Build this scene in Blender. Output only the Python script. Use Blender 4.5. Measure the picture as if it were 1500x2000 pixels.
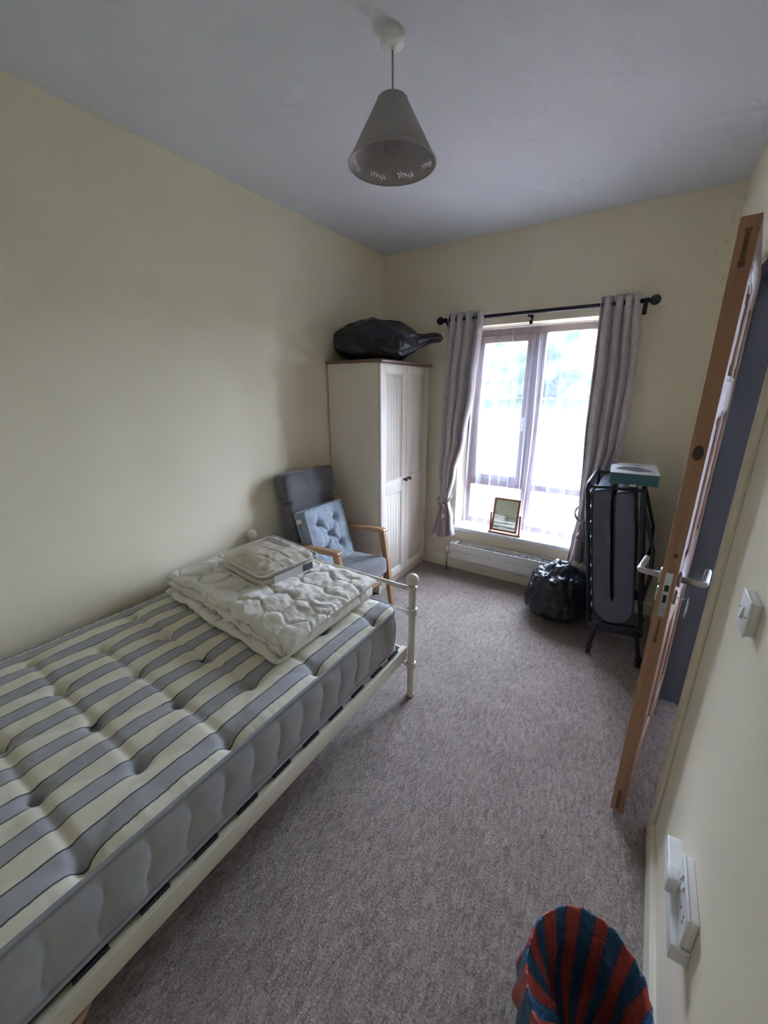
import bpy, bmesh, math, random
import numpy as np
from mathutils import Vector, Matrix, noise as mnoise

for o in list(bpy.data.objects):
    bpy.data.objects.remove(o)
S = bpy.context.scene
COL = S.collection
PI = math.pi
random.seed(7)

# ------------------------------------------------------------------ camera
cam = bpy.data.cameras.new('camera')
cam.sensor_fit = 'AUTO'
cam.sensor_width = 36.0
cam.lens = 780.0 / 2000.0 * 36.0
cam.clip_start = 0.02
cam.clip_end = 300
camo = bpy.data.objects.new('camera', cam)
COL.objects.link(camo)
RX = (0.8390, -0.1576, 0.5200)
RY = (0.5440, 0.2488, -0.8010)
RZ = (-0.0030, 0.9560, 0.2950)
rot = Matrix((RX, RY, RZ)).to_quaternion().to_matrix().to_4x4()
camo.matrix_world = Matrix.Translation((0, 0, 1.58)) @ rot
S.camera = camo

# ------------------------------------------------------------------ world: bright overcast sky
world = bpy.data.worlds.new('overcast_sky')
S.world = world
world.use_nodes = True
wn = world.node_tree.nodes
bg = wn['Background']
bg.inputs['Color'].default_value = (0.69, 0.80, 1.0, 1)
bg.inputs['Strength'].default_value = 5.0

# portal: helps sampling of the sky through the window opening, emits nothing itself
pl = bpy.data.lights.new('window_portal', 'AREA')
pl.shape = 'RECTANGLE'
pl.size, pl.size_y = 1.06, 1.62
pl.cycles.is_portal = True
plo = bpy.data.objects.new('window_portal', pl)
COL.objects.link(plo)
plo.location = (-0.805, 3.53, 1.22)
plo.rotation_euler = (-PI / 2, 0, 0)

S.view_settings.view_transform = 'Standard'
S.view_settings.look = 'None'
S.view_settings.gamma = 1.0
S.view_settings.use_curve_mapping = False
S.view_settings.exposure = 3.42
try:
    S.cycles.use_denoising = True
    S.cycles.use_adaptive_sampling = True
    S.cycles.adaptive_threshold = 0.08
    S.cycles.adaptive_min_samples = 12
    S.cycles.max_bounces = 10
    S.cycles.diffuse_bounces = 7
    S.cycles.glossy_bounces = 3
    S.cycles.transparent_max_bounces = 16
    S.cycles.sample_clamp_indirect = 10.0
except Exception:
    pass

# ------------------------------------------------------------------ materials
MATS = {}


def _n(nt, t, **kw):
    n = nt.nodes.new(t)
    for k, v in kw.items():
        setattr(n, k, v)
    return n


def srgb(r, g, b):
    f = lambda c: (c / 255.0 / 12.92) if c / 255.0 <= 0.04045 else ((c / 255.0 + 0.055) / 1.055) ** 2.4
    return (f(r), f(g), f(b), 1.0)


def mat(name, col, rough=0.6, metal=0.0, var=0.0, vscale=8.0, bump=0.0, bscale=60.0, spec=0.5, coat=0.0,
        sheen=0.0, stretch=(1, 1, 1), col2=None, bdist=0.01, trans=0.0):
    m = bpy.data.materials.new(name)
    m.use_nodes = True
    nt = m.node_tree
    b = nt.nodes['Principled BSDF']
    b.inputs['Base Color'].default_value = col
    b.inputs['Roughness'].default_value = rough
    b.inputs['Metallic'].default_value = metal
    b.inputs['Specular IOR Level'].default_value = spec
    b.inputs['Coat Weight'].default_value = coat
    b.inputs['Sheen Weight'].default_value = sheen
    tc = _n(nt, 'ShaderNodeTexCoord')
    mp = _n(nt, 'ShaderNodeMapping')
    mp.inputs['Scale'].default_value = stretch
    nt.links.new(tc.outputs['Object'], mp.inputs['Vector'])
    if var > 0 or col2:
        nz = _n(nt, 'ShaderNodeTexNoise')
        nz.inputs['Scale'].default_value = vscale
        nz.inputs['Detail'].default_value = 5
        nt.links.new(mp.outputs['Vector'], nz.inputs['Vector'])
        rp = _n(nt, 'ShaderNodeValToRGB')
        c2 = col2 if col2 else tuple(max(0, c * (1 - var)) for c in col[:3]) + (1,)
        c1 = col if col2 else tuple(min(1, c * (1 + var)) for c in col[:3]) + (1,)
        rp.color_ramp.elements[0].position = 0.3
        rp.color_ramp.elements[1].position = 0.7
        rp.color_ramp.elements[0].color = c2
        rp.color_ramp.elements[1].color = c1
        nt.links.new(nz.outputs['Fac'], rp.inputs['Fac'])
        nt.links.new(rp.outputs['Color'], b.inputs['Base Color'])
    if bump > 0:
        nb = _n(nt, 'ShaderNodeTexNoise')
        nb.inputs['Scale'].default_value = bscale
        nb.inputs['Detail'].default_value = 6
        nt.links.new(mp.outputs['Vector'], nb.inputs['Vector'])
        bp = _n(nt, 'ShaderNodeBump')
        bp.inputs['Strength'].default_value = bump
        bp.inputs['Distance'].default_value = bdist
        nt.links.new(nb.outputs['Fac'], bp.inputs['Height'])
        nt.links.new(bp.outputs['Normal'], b.inputs['Normal'])
    MATS[name] = m
    return m


def wood(name, c1, c2, axis='Y', rough=0.4, coat=0.0, scale=1.0, knots=True):
    m = bpy.data.materials.new(name)
    m.use_nodes = True
    nt = m.node_tree
    b = nt.nodes['Principled BSDF']
    b.inputs['Roughness'].default_value = rough
    b.inputs['Coat Weight'].default_value = coat
    b.inputs['Coat Roughness'].default_value = 0.15
    tc = _n(nt, 'ShaderNodeTexCoord')
    mp = _n(nt, 'ShaderNodeMapping')
    s = {'X': (1.2, 22, 22), 'Y': (22, 1.2, 22), 'Z': (22, 22, 1.2)}[axis]
    mp.inputs['Scale'].default_value = tuple(v * scale for v in s)
    nt.links.new(tc.outputs['Object'], mp.inputs['Vector'])
    nz = _n(nt, 'ShaderNodeTexNoise')
    nz.inputs['Scale'].default_value = 1.6
    nz.inputs['Detail'].default_value = 6
    nz.inputs['Distortion'].default_value = 0.8
    nt.links.new(mp.outputs['Vector'], nz.inputs['Vector'])
    rp = _n(nt, 'ShaderNodeValToRGB')
    rp.color_ramp.elements[0].position = 0.3
    rp.color_ramp.elements[1].position = 0.72
    rp.color_ramp.elements[0].color = c2
    rp.color_ramp.elements[1].color = c1
    nt.links.new(nz.outputs['Fac'], rp.inputs['Fac'])
    nt.links.new(rp.outputs['Color'], b.inputs['Base Color'])
    bp = _n(nt, 'ShaderNodeBump')
    bp.inputs['Strength'].default_value = 0.08
    bp.inputs['Distance'].default_value = 0.003
    nt.links.new(nz.outputs['Fac'], bp.inputs['Height'])
    nt.links.new(bp.outputs['Normal'], b.inputs['Normal'])
    MATS[name] = m
    return m


WALLC = (0.84, 0.775, 0.615, 1)
mat('wall_paint', WALLC, rough=0.75, var=0.03, vscale=1.5, bump=0.05, bscale=140, spec=0.3)
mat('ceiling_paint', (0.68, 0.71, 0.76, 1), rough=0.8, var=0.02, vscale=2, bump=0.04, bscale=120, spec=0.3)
mat('trim_paint', (0.80, 0.755, 0.60, 1), rough=0.45, var=0.03, vscale=6)
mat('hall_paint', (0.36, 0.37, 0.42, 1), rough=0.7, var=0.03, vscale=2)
mat('lining_shaded', (0.095, 0.095, 0.108, 1), rough=0.5, var=0.04, vscale=3)  # cream lining with the doorway's shadow put into its colour
mat('sill_paint', (0.80, 0.80, 0.80, 1), rough=0.3, var=0.02)
mat('white_plastic', (0.80, 0.80, 0.80, 1), rough=0.35, var=0.02)
mat('cream_metal', (0.68, 0.65, 0.53, 1), rough=0.35, var=0.05, vscale=5)
mat('wardrobe_cream', (0.76, 0.70, 0.61, 1), rough=0.5, var=0.04, vscale=3, stretch=(1, 1, 0.3))
mat('radiator_white', (0.72, 0.71, 0.68, 1), rough=0.35, var=0.02)
mat('radiator_fin', (0.30, 0.30, 0.31, 1), rough=0.5)
mat('chrome', (0.6, 0.6, 0.62, 1), rough=0.25, metal=1.0)
mat('brushed_steel', (0.55, 0.55, 0.56, 1), rough=0.32, metal=1.0, bump=0.1, bscale=200, bdist=0.0005)
mat('dark_metal', (0.012, 0.016, 0.03, 1), rough=0.4, var=0.1)
mat('rod_black', (0.012, 0.015, 0.028, 1), rough=0.35)
mat('knob_brown', (0.10, 0.055, 0.04, 1), rough=0.3, var=0.2, vscale=40)
mat('black_plastic', (0.01, 0.01, 0.012, 1), rough=0.4)
mat('slat_black', (0.012, 0.012, 0.014, 1), rough=0.5)
mat('shade_cream', (0.38, 0.355, 0.355, 1), rough=0.8, var=0.03, vscale=30)
mat('cord_grey', (0.45, 0.43, 0.40, 1), rough=0.5)
mat('chair_grey', (0.118, 0.113, 0.122, 1), rough=0.9, var=0.22, vscale=14, bump=0.15, bscale=220, sheen=0.4, bdist=0.002)
mat('cushion_blue', (0.27, 0.315, 0.37, 1), rough=0.9, var=0.07, vscale=12, bump=0.15, bscale=260, sheen=0.3, bdist=0.002)
mat('duvet_white', (0.76, 0.73, 0.66, 1), rough=0.85, var=0.04, vscale=6, bump=0.4, bscale=30, sheen=0.2, bdist=0.006)
mat('pad_beige', (0.74, 0.64, 0.55, 1), rough=0.85, var=0.08, vscale=10, bump=0.35, bscale=18, bdist=0.01)
mat('curtain_velvet', (0.55, 0.50, 0.52, 1), rough=0.8, var=0.12, vscale=30, bump=0.15, bscale=60, sheen=0.6, bdist=0.002,
    stretch=(1, 1, 0.6))
mat('tassel', (0.36, 0.27, 0.26, 1), rough=0.8, var=0.15, vscale=60, bump=0.3, bscale=220, bdist=0.002, stretch=(1, 1, 0.1))
mat('mattress_grey', (0.37, 0.38, 0.39, 1), rough=0.85, var=0.08, vscale=20, bump=0.12, bscale=260, bdist=0.002)
mat('piping_grey', (0.28, 0.285, 0.31, 1), rough=0.8)
mat('folding_mattress', (0.13, 0.145, 0.20, 1), rough=0.9, var=0.1, vscale=15, bump=0.3, bscale=30, bdist=0.006)
mat('bedframe_black', (0.014, 0.018, 0.030, 1), rough=0.4)
mat('box_teal', (0.045, 0.15, 0.20, 1), rough=0.5, var=0.04)
mat('box_white', (0.62, 0.63, 0.64, 1), rough=0.5)
mat('print_dark', (0.03, 0.03, 0.04, 1), rough=0.6)
mat('print_slate', (0.10, 0.10, 0.13, 1), rough=0.5)
mat('tag_cream', (0.72, 0.69, 0.58, 1), rough=0.8)
mat('mirror_glass', (0.75, 0.78, 0.76, 1), rough=0.02, metal=1.0)
mat('plastic_clear_edge', (0.70, 0.72, 0.70, 1), rough=0.2)
mat('lawn', (0.05, 0.085, 0.035, 1), rough=0.9, var=0.3, vscale=1.5, bump=0.5, bscale=40)
mat('gravel', (0.22, 0.17, 0.15, 1), rough=0.9, var=0.25, vscale=30, bump=0.5, bscale=60)
mat('leaf_green', (0.035, 0.055, 0.028, 1), rough=0.8, var=0.4, vscale=5, bump=0.6, bscale=10, bdist=0.1)
mat('bark', (0.14, 0.10, 0.07, 1), rough=0.9, var=0.3)
mat('render_white', (0.70, 0.68, 0.64, 1), rough=0.8)
mat('roof_slate', (0.12, 0.12, 0.13, 1), rough=0.7)
mat('dark_pane', (0.03, 0.04, 0.05, 1), rough=0.1)
mat('garden_brick', (0.45, 0.30, 0.24, 1), rough=0.9, var=0.15, vscale=20)
mat('knot_dark', (0.06, 0.03, 0.022, 1), rough=0.4)
mat('tenon_wood', (0.13, 0.07, 0.045, 1), rough=0.5, var=0.2, vscale=60)
wood('pine', (0.44, 0.24, 0.14, 1), (0.33, 0.165, 0.09, 1), 'Z', rough=0.38, coat=0.2)
wood('pine_x', (0.44, 0.24, 0.14, 1), (0.33, 0.165, 0.09, 1), 'Y', rough=0.38, coat=0.2)
wood('oak', (0.45, 0.27, 0.145, 1), (0.36, 0.20, 0.10, 1), 'X', rough=0.4)
wood('oak_z', (0.45, 0.27, 0.145, 1), (0.36, 0.20, 0.10, 1), 'Z', rough=0.4)
wood('walnut_top', (0.20, 0.115, 0.08, 1), (0.13, 0.07, 0.05, 1), 'Y', rough=0.35)
wood('window_wood', (0.24, 0.155, 0.13, 1), (0.18, 0.11, 0.09, 1), 'Z', rough=0.45)
wood('mirror_wood', (0.40, 0.17, 0.09, 1), (0.28, 0.11, 0.06, 1), 'Z', rough=0.3, coat=0.3)


def mat_carpet():
    m = bpy.data.materials.new('carpet')
    m.use_nodes = True
    nt = m.node_tree
    b = nt.nodes['Principled BSDF']
    b.inputs['Roughness'].default_value = 0.95
    b.inputs['Specular IOR Level'].default_value = 0.15
    b.inputs['Sheen Weight'].default_value = 0.25
    tc = _n(nt, 'ShaderNodeTexCoord')
    n1 = _n(nt, 'ShaderNodeTexNoise')
    n1.inputs['Scale'].default_value = 130
    n1.inputs['Detail'].default_value = 4
    n1.inputs['Roughness'].default_value = 0.7
    nt.links.new(tc.outputs['Object'], n1.inputs['Vector'])
    n2 = _n(nt, 'ShaderNodeTexNoise')
    n2.inputs['Scale'].default_value = 5
    n2.inputs['Detail'].default_value = 4
    nt.links.new(tc.outputs['Object'], n2.inputs['Vector'])
    mp = _n(nt, 'ShaderNodeMapping')
    mp.inputs['Rotation'].default_value = (0, 0, 0.5)
    mp.inputs['Scale'].default_value = (1, 0.35, 1)
    nt.links.new(tc.outputs['Object'], mp.inputs['Vector'])
    n3 = _n(nt, 'ShaderNodeTexNoise')
    n3.inputs['Scale'].default_value = 75
    n3.inputs['Detail'].default_value = 3
    n3.inputs['Distortion'].default_value = 1.0
    nt.links.new(mp.outputs['Vector'], n3.inputs['Vector'])
    add = _n(nt, 'ShaderNodeMath', operation='ADD')
    nt.links.new(n1.outputs['Fac'], add.inputs[0])
    nt.links.new(n3.outputs['Fac'], add.inputs[1])
    rp = _n(nt, 'ShaderNodeValToRGB')
    rp.color_ramp.elements[0].position = 0.36
    rp.color_ramp.elements[1].position = 0.62
    rp.color_ramp.elements[0].color = (0.18, 0.142, 0.126, 1)
    rp.color_ramp.elements[1].color = (0.455, 0.38, 0.34, 1)
    half = _n(nt, 'ShaderNodeMath', operation='MULTIPLY')
    half.inputs[1].default_value = 0.5
    nt.links.new(add.outputs[0], half.inputs[0])
    nt.links.new(half.outputs[0], rp.inputs['Fac'])
    mx = _n(nt, 'ShaderNodeMix', data_type='RGBA', blend_type='MULTIPLY')
    mx.inputs[0].default_value = 1.0
    r2 = _n(nt, 'ShaderNodeValToRGB')
    r2.color_ramp.elements[0].position = 0.35
    r2.color_ramp.elements[1].position = 0.65
    r2.color_ramp.elements[0].color = (0.86, 0.85, 0.85, 1)
    r2.color_ramp.elements[1].color = (1, 1, 1, 1)
    nt.links.new(n2.outputs['Fac'], r2.inputs['Fac'])
    nt.links.new(rp.outputs['Color'], mx.inputs[6])
    nt.links.new(r2.outputs['Color'], mx.inputs[7])
    nt.links.new(mx.outputs[2], b.inputs['Base Color'])
    bp = _n(nt, 'ShaderNodeBump')
    bp.inputs['Strength'].default_value = 0.9
    bp.inputs['Distance'].default_value = 0.010
    nt.links.new(half.outputs[0], bp.inputs['Height'])
    nt.links.new(bp.outputs['Normal'], b.inputs['Normal'])
    MATS['carpet'] = m


mat_carpet()


def mat_stripes(name, base, stripe, line, x0, period, width, linew=0.006, axis=0):
    """woven ticking: grey stripes edged with a thin dark line, running along the bed"""
    m = bpy.data.materials.new(name)
    m.use_nodes = True
    nt = m.node_tree
    b = nt.nodes['Principled BSDF']
    b.inputs['Roughness'].default_value = 0.85
    b.inputs['Sheen Weight'].default_value = 0.2
    tc = _n(nt, 'ShaderNodeTexCoord')
    sp = _n(nt, 'ShaderNodeSeparateXYZ')
    nt.links.new(tc.outputs['Object'], sp.inputs[0])
    nz = _n(nt, 'ShaderNodeTexNoise')
    nz.inputs['Scale'].default_value = 4
    nt.links.new(tc.outputs['Object'], nz.inputs['Vector'])

    def math_(op, a, bb=None):
        n = _n(nt, 'ShaderNodeMath', operation=op)
        for i, v in enumerate((a, bb)):
            if v is None:
                continue
            if isinstance(v, (int, float)):
                n.inputs[i].default_value = v
            else:
                nt.links.new(v, n.inputs[i])
        return n.outputs[0]
    wob = math_('MULTIPLY', math_('SUBTRACT', nz.outputs['Fac'], 0.5), 0.012)
    x = math_('ADD', sp.outputs[axis], wob)
    ph = math_('MODULO', math_('ADD', math_('SUBTRACT', x, x0), 100 * period + period / 2), period)
    d = math_('ABSOLUTE', math_('SUBTRACT', ph, period / 2))
    ins = math_('LESS_THAN', d, width / 2)
    ln = math_('LESS_THAN', math_('ABSOLUTE', math_('SUBTRACT', d, width / 2)), linew / 2)
    m1 = _n(nt, 'ShaderNodeMix', data_type='RGBA')
    m1.inputs[6].default_value = base
    m1.inputs[7].default_value = stripe
    nt.links.new(ins, m1.inputs[0])
    m2 = _n(nt, 'ShaderNodeMix', data_type='RGBA')
    nt.links.new(m1.outputs[2], m2.inputs[6])
    m2.inputs[7].default_value = line
    nt.links.new(ln, m2.inputs[0])
    nt.links.new(m2.outputs[2], b.inputs['Base Color'])
    nb = _n(nt, 'ShaderNodeTexNoise')
    nb.inputs['Scale'].default_value = 40
    nt.links.new(tc.outputs['Object'], nb.inputs['Vector'])
    bp = _n(nt, 'ShaderNodeBump')
    bp.inputs['Strength'].default_value = 0.12
    bp.inputs['Distance'].default_value = 0.006
    nt.links.new(nb.outputs['Fac'], bp.inputs['Height'])
    nt.links.new(bp.outputs['Normal'], b.inputs['Normal'])
    MATS[name] = m


mat_stripes('ticking', (0.70, 0.675, 0.545, 1), (0.36, 0.365, 0.378, 1), (0.07, 0.075, 0.08, 1), -1.948, 0.1243, 0.056, 0.0045)


def mat_bag(name, col, rough, bstr, bscale):
    m = bpy.data.materials.new(name)
    m.use_nodes = True
    nt = m.node_tree
    b = nt.nodes['Principled BSDF']
    b.inputs['Base Color'].default_value = col
    b.inputs['Roughness'].default_value = rough
    tc = _n(nt, 'ShaderNodeTexCoord')
    n1 = _n(nt, 'ShaderNodeTexNoise')
    n1.inputs['Scale'].default_value = bscale
    n1.inputs['Detail'].default_value = 5
    n1.inputs['Distortion'].default_value = 1.2
    try:
        n1.noise_type = 'RIDGED_MULTIFRACTAL'
    except Exception:
        pass
    nt.links.new(tc.outputs['Object'], n1.inputs['Vector'])
    bp = _n(nt, 'ShaderNodeBump')
    bp.inputs['Strength'].default_value = bstr
    bp.inputs['Distance'].default_value = 0.02
    nt.links.new(n1.outputs['Fac'], bp.inputs['Height'])
    nt.links.new(bp.outputs['Normal'], b.inputs['Normal'])
    MATS[name] = m


mat_bag('bin_bag', (0.008, 0.010, 0.016, 1), 0.32, 0.5, 9)


def mat_sheer():
    m = bpy.data.materials.new('sheer')
    m.use_nodes = True
    nt = m.node_tree
    nt.nodes.clear()
    out = _n(nt, 'ShaderNodeOutputMaterial')
    tr = _n(nt, 'ShaderNodeBsdfTransparent')
    tr.inputs['Color'].default_value = (0.98, 0.98, 1.0, 1)
    tl = _n(nt, 'ShaderNodeBsdfTranslucent')
    tl.inputs['Color'].default_value = (0.42, 0.44, 0.56, 1)
    df = _n(nt, 'ShaderNodeBsdfDiffuse')
    df.inputs['Color'].default_value = (0.78, 0.77, 0.80, 1)
    a = _n(nt, 'ShaderNodeMixShader')
    a.inputs[0].default_value = 0.45
    nt.links.new(tl.outputs[0], a.inputs[1])
    nt.links.new(df.outputs[0], a.inputs[2])
    mx = _n(nt, 'ShaderNodeMixShader')
    tc = _n(nt, 'ShaderNodeTexCoord')
    nz = _n(nt, 'ShaderNodeTexNoise')
    mp = _n(nt, 'ShaderNodeMapping')
    mp.inputs['Scale'].default_value = (1, 1, 0.02)
    nt.links.new(tc.outputs['Object'], mp.inputs['Vector'])
    nz.inputs['Scale'].default_value = 45
    nt.links.new(mp.outputs['Vector'], nz.inputs['Vector'])
    mr = _n(nt, 'ShaderNodeMapRange')
    mr.inputs['From Min'].default_value = 0.3
    mr.inputs['From Max'].default_value = 0.7
    mr.inputs['To Min'].default_value = 0.09
    mr.inputs['To Max'].default_value = 0.22
    nt.links.new(nz.outputs['Fac'], mr.inputs['Value'])
    # threads cover more when the cloth is seen edge-on
    lw = _n(nt, 'ShaderNodeLayerWeight')
    pw = _n(nt, 'ShaderNodeMath', operation='POWER')
    pw.inputs[1].default_value = 1.6
    nt.links.new(lw.outputs['Facing'], pw.inputs[0])
    ma_ = _n(nt, 'ShaderNodeMath', operation='MULTIPLY_ADD', use_clamp=True)
    ma_.inputs[1].default_value = 0.6
    nt.links.new(pw.outputs[0], ma_.inputs[0])
    nt.links.new(mr.outputs[0], ma_.inputs[2])
    nt.links.new(ma_.outputs[0], mx.inputs[0])
    nt.links.new(tr.outputs[0], mx.inputs[1])
    nt.links.new(a.outputs[0], mx.inputs[2])
    nt.links.new(mx.outputs[0], out.inputs[0])
    MATS['sheer'] = m


mat_sheer()


def mat_clear(name, fac, tint, rough=0.05):
    m = bpy.data.materials.new(name)
    m.use_nodes = True
    nt = m.node_tree
    nt.nodes.clear()
    out = _n(nt, 'ShaderNodeOutputMaterial')
    tr = _n(nt, 'ShaderNodeBsdfTransparent')
    tr.inputs['Color'].default_value = tint
    gl = _n(nt, 'ShaderNodeBsdfGlossy')
    gl.inputs['Roughness'].default_value = rough
    fr = _n(nt, 'ShaderNodeLayerWeight')
    pw = _n(nt, 'ShaderNodeMath', operation='POWER')
    pw.inputs[1].default_value = 4.0
    nt.links.new(fr.outputs['Facing'], pw.inputs[0])
    ml = _n(nt, 'ShaderNodeMath', operation='MULTIPLY_ADD')
    ml.inputs[1].default_value = 0.6 * fac
    ml.inputs[2].default_value = 0.03 * fac
    nt.links.new(pw.outputs[0], ml.inputs[0])
    mx = _n(nt, 'ShaderNodeMixShader')
    nt.links.new(ml.outputs[0], mx.inputs[0])
    nt.links.new(tr.outputs[0], mx.inputs[1])
    nt.links.new(gl.outputs[0], mx.inputs[2])
    nt.links.new(mx.outputs[0], out.inputs[0])
    MATS[name] = m


mat_clear('window_glass', 1.0, (0.97, 0.98, 0.98, 1), 0.0)
mat_clear('clear_vinyl', 0.8, (0.93, 0.95, 0.93, 1), 0.12)
mat_clear('bulb_glass', 1.0, (0.95, 0.95, 0.95, 1), 0.0)


def mat_liner():
    """red and blue striped carrier bag; stripes follow the UV u coordinate"""
    m = bpy.data.materials.new('striped_liner')
    m.use_nodes = True
    nt = m.node_tree
    b = nt.nodes['Principled BSDF']
    b.inputs['Roughness'].default_value = 0.35
    uv = _n(nt, 'ShaderNodeUVMap')
    sp = _n(nt, 'ShaderNodeSeparateXYZ')
    nt.links.new(uv.outputs[0], sp.inputs[0])
    fr = _n(nt, 'ShaderNodeMath', operation='FRACT')
    nt.links.new(sp.outputs[0], fr.inputs[0])
    rp = _n(nt, 'ShaderNodeValToRGB')
    rp.color_ramp.interpolation = 'CONSTANT'
    e = rp.color_ramp.elements
    e[0].position = 0.0
    e[0].color = (0.025, 0.105, 0.21, 1)
    e[1].position = 0.46
    e[1].color = (0.36, 0.055, 0.055, 1)
    x = e.new(0.50)
    x.color = (0.42, 0.075, 0.06, 1)
    x = e.new(0.96)
    x.color = (0.05, 0.05, 0.14, 1)
    nt.links.new(fr.outputs[0], rp.inputs['Fac'])
    nt.links.new(rp.outputs[0], b.inputs['Base Color'])
    tc = _n(nt, 'ShaderNodeTexCoord')
    nz = _n(nt, 'ShaderNodeTexNoise')
    nz.inputs['Scale'].default_value = 28
    nz.inputs['Detail'].default_value = 5
    nz.inputs['Distortion'].default_value = 1.0
    nt.links.new(tc.outputs['Object'], nz.inputs['Vector'])
    bp = _n(nt, 'ShaderNodeBump')
    bp.inputs['Strength'].default_value = 0.9
    bp.inputs['Distance'].default_value = 0.015
    nt.links.new(nz.outputs['Fac'], bp.inputs['Height'])
    nt.links.new(bp.outputs['Normal'], b.inputs['Normal'])
    MATS['striped_liner'] = m


mat_liner()


def mat_far_wall():
    """cream paint with a little mould in the corner by the door"""
    m = MATS['wall_paint'].copy()
    m.name = 'wall_paint_corner'
    nt = m.node_tree
    b = nt.nodes['Principled BSDF']
    src = b.inputs['Base Color'].links[0].from_socket
    tc = _n(nt, 'ShaderNodeTexCoord')
    sp = _n(nt, 'ShaderNodeSeparateXYZ')
    nt.links.new(tc.outputs['Object'], sp.inputs[0])
    mr = _n(nt, 'ShaderNodeMapRange')
    mr.inputs['From Min'].default_value = 0.10
    mr.inputs['From Max'].default_value = 0.25
    nt.links.new(sp.outputs[0], mr.inputs['Value'])
    mz = _n(nt, 'ShaderNodeMapRange')
    mz.inputs['From Min'].default_value = 1.9
    mz.inputs['From Max'].default_value = 2.2
    nt.links.new(sp.outputs[2], mz.inputs['Value'])
    nz = _n(nt, 'ShaderNodeTexNoise')
    nz.inputs['Scale'].default_value = 26
    nz.inputs['Detail'].default_value = 6
    nt.links.new(tc.outputs['Object'], nz.inputs['Vector'])
    th = _n(nt, 'ShaderNodeMapRange')
    th.inputs['From Min'].default_value = 0.58
    th.inputs['From Max'].default_value = 0.85
    nt.links.new(nz.outputs['Fac'], th.inputs['Value'])
    m1 = _n(nt, 'ShaderNodeMath', operation='MULTIPLY')
    m2 = _n(nt, 'ShaderNodeMath', operation='MULTIPLY')
    nt.links.new(mr.outputs[0], m1.inputs[0])
    nt.links.new(mz.outputs[0], m1.inputs[1])
    nt.links.new(m1.outputs[0], m2.inputs[0])
    nt.links.new(th.outputs[0], m2.inputs[1])
    mx = _n(nt, 'ShaderNodeMix', data_type='RGBA')
    nt.links.new(m2.outputs[0], mx.inputs[0])
    nt.links.new(src, mx.inputs[6])
    mx.inputs[7].default_value = (0.22, 0.20, 0.15, 1)
    nt.links.new(mx.outputs[2], b.inputs['Base Color'])
    MATS['wall_paint_corner'] = m


mat_far_wall()


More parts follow.
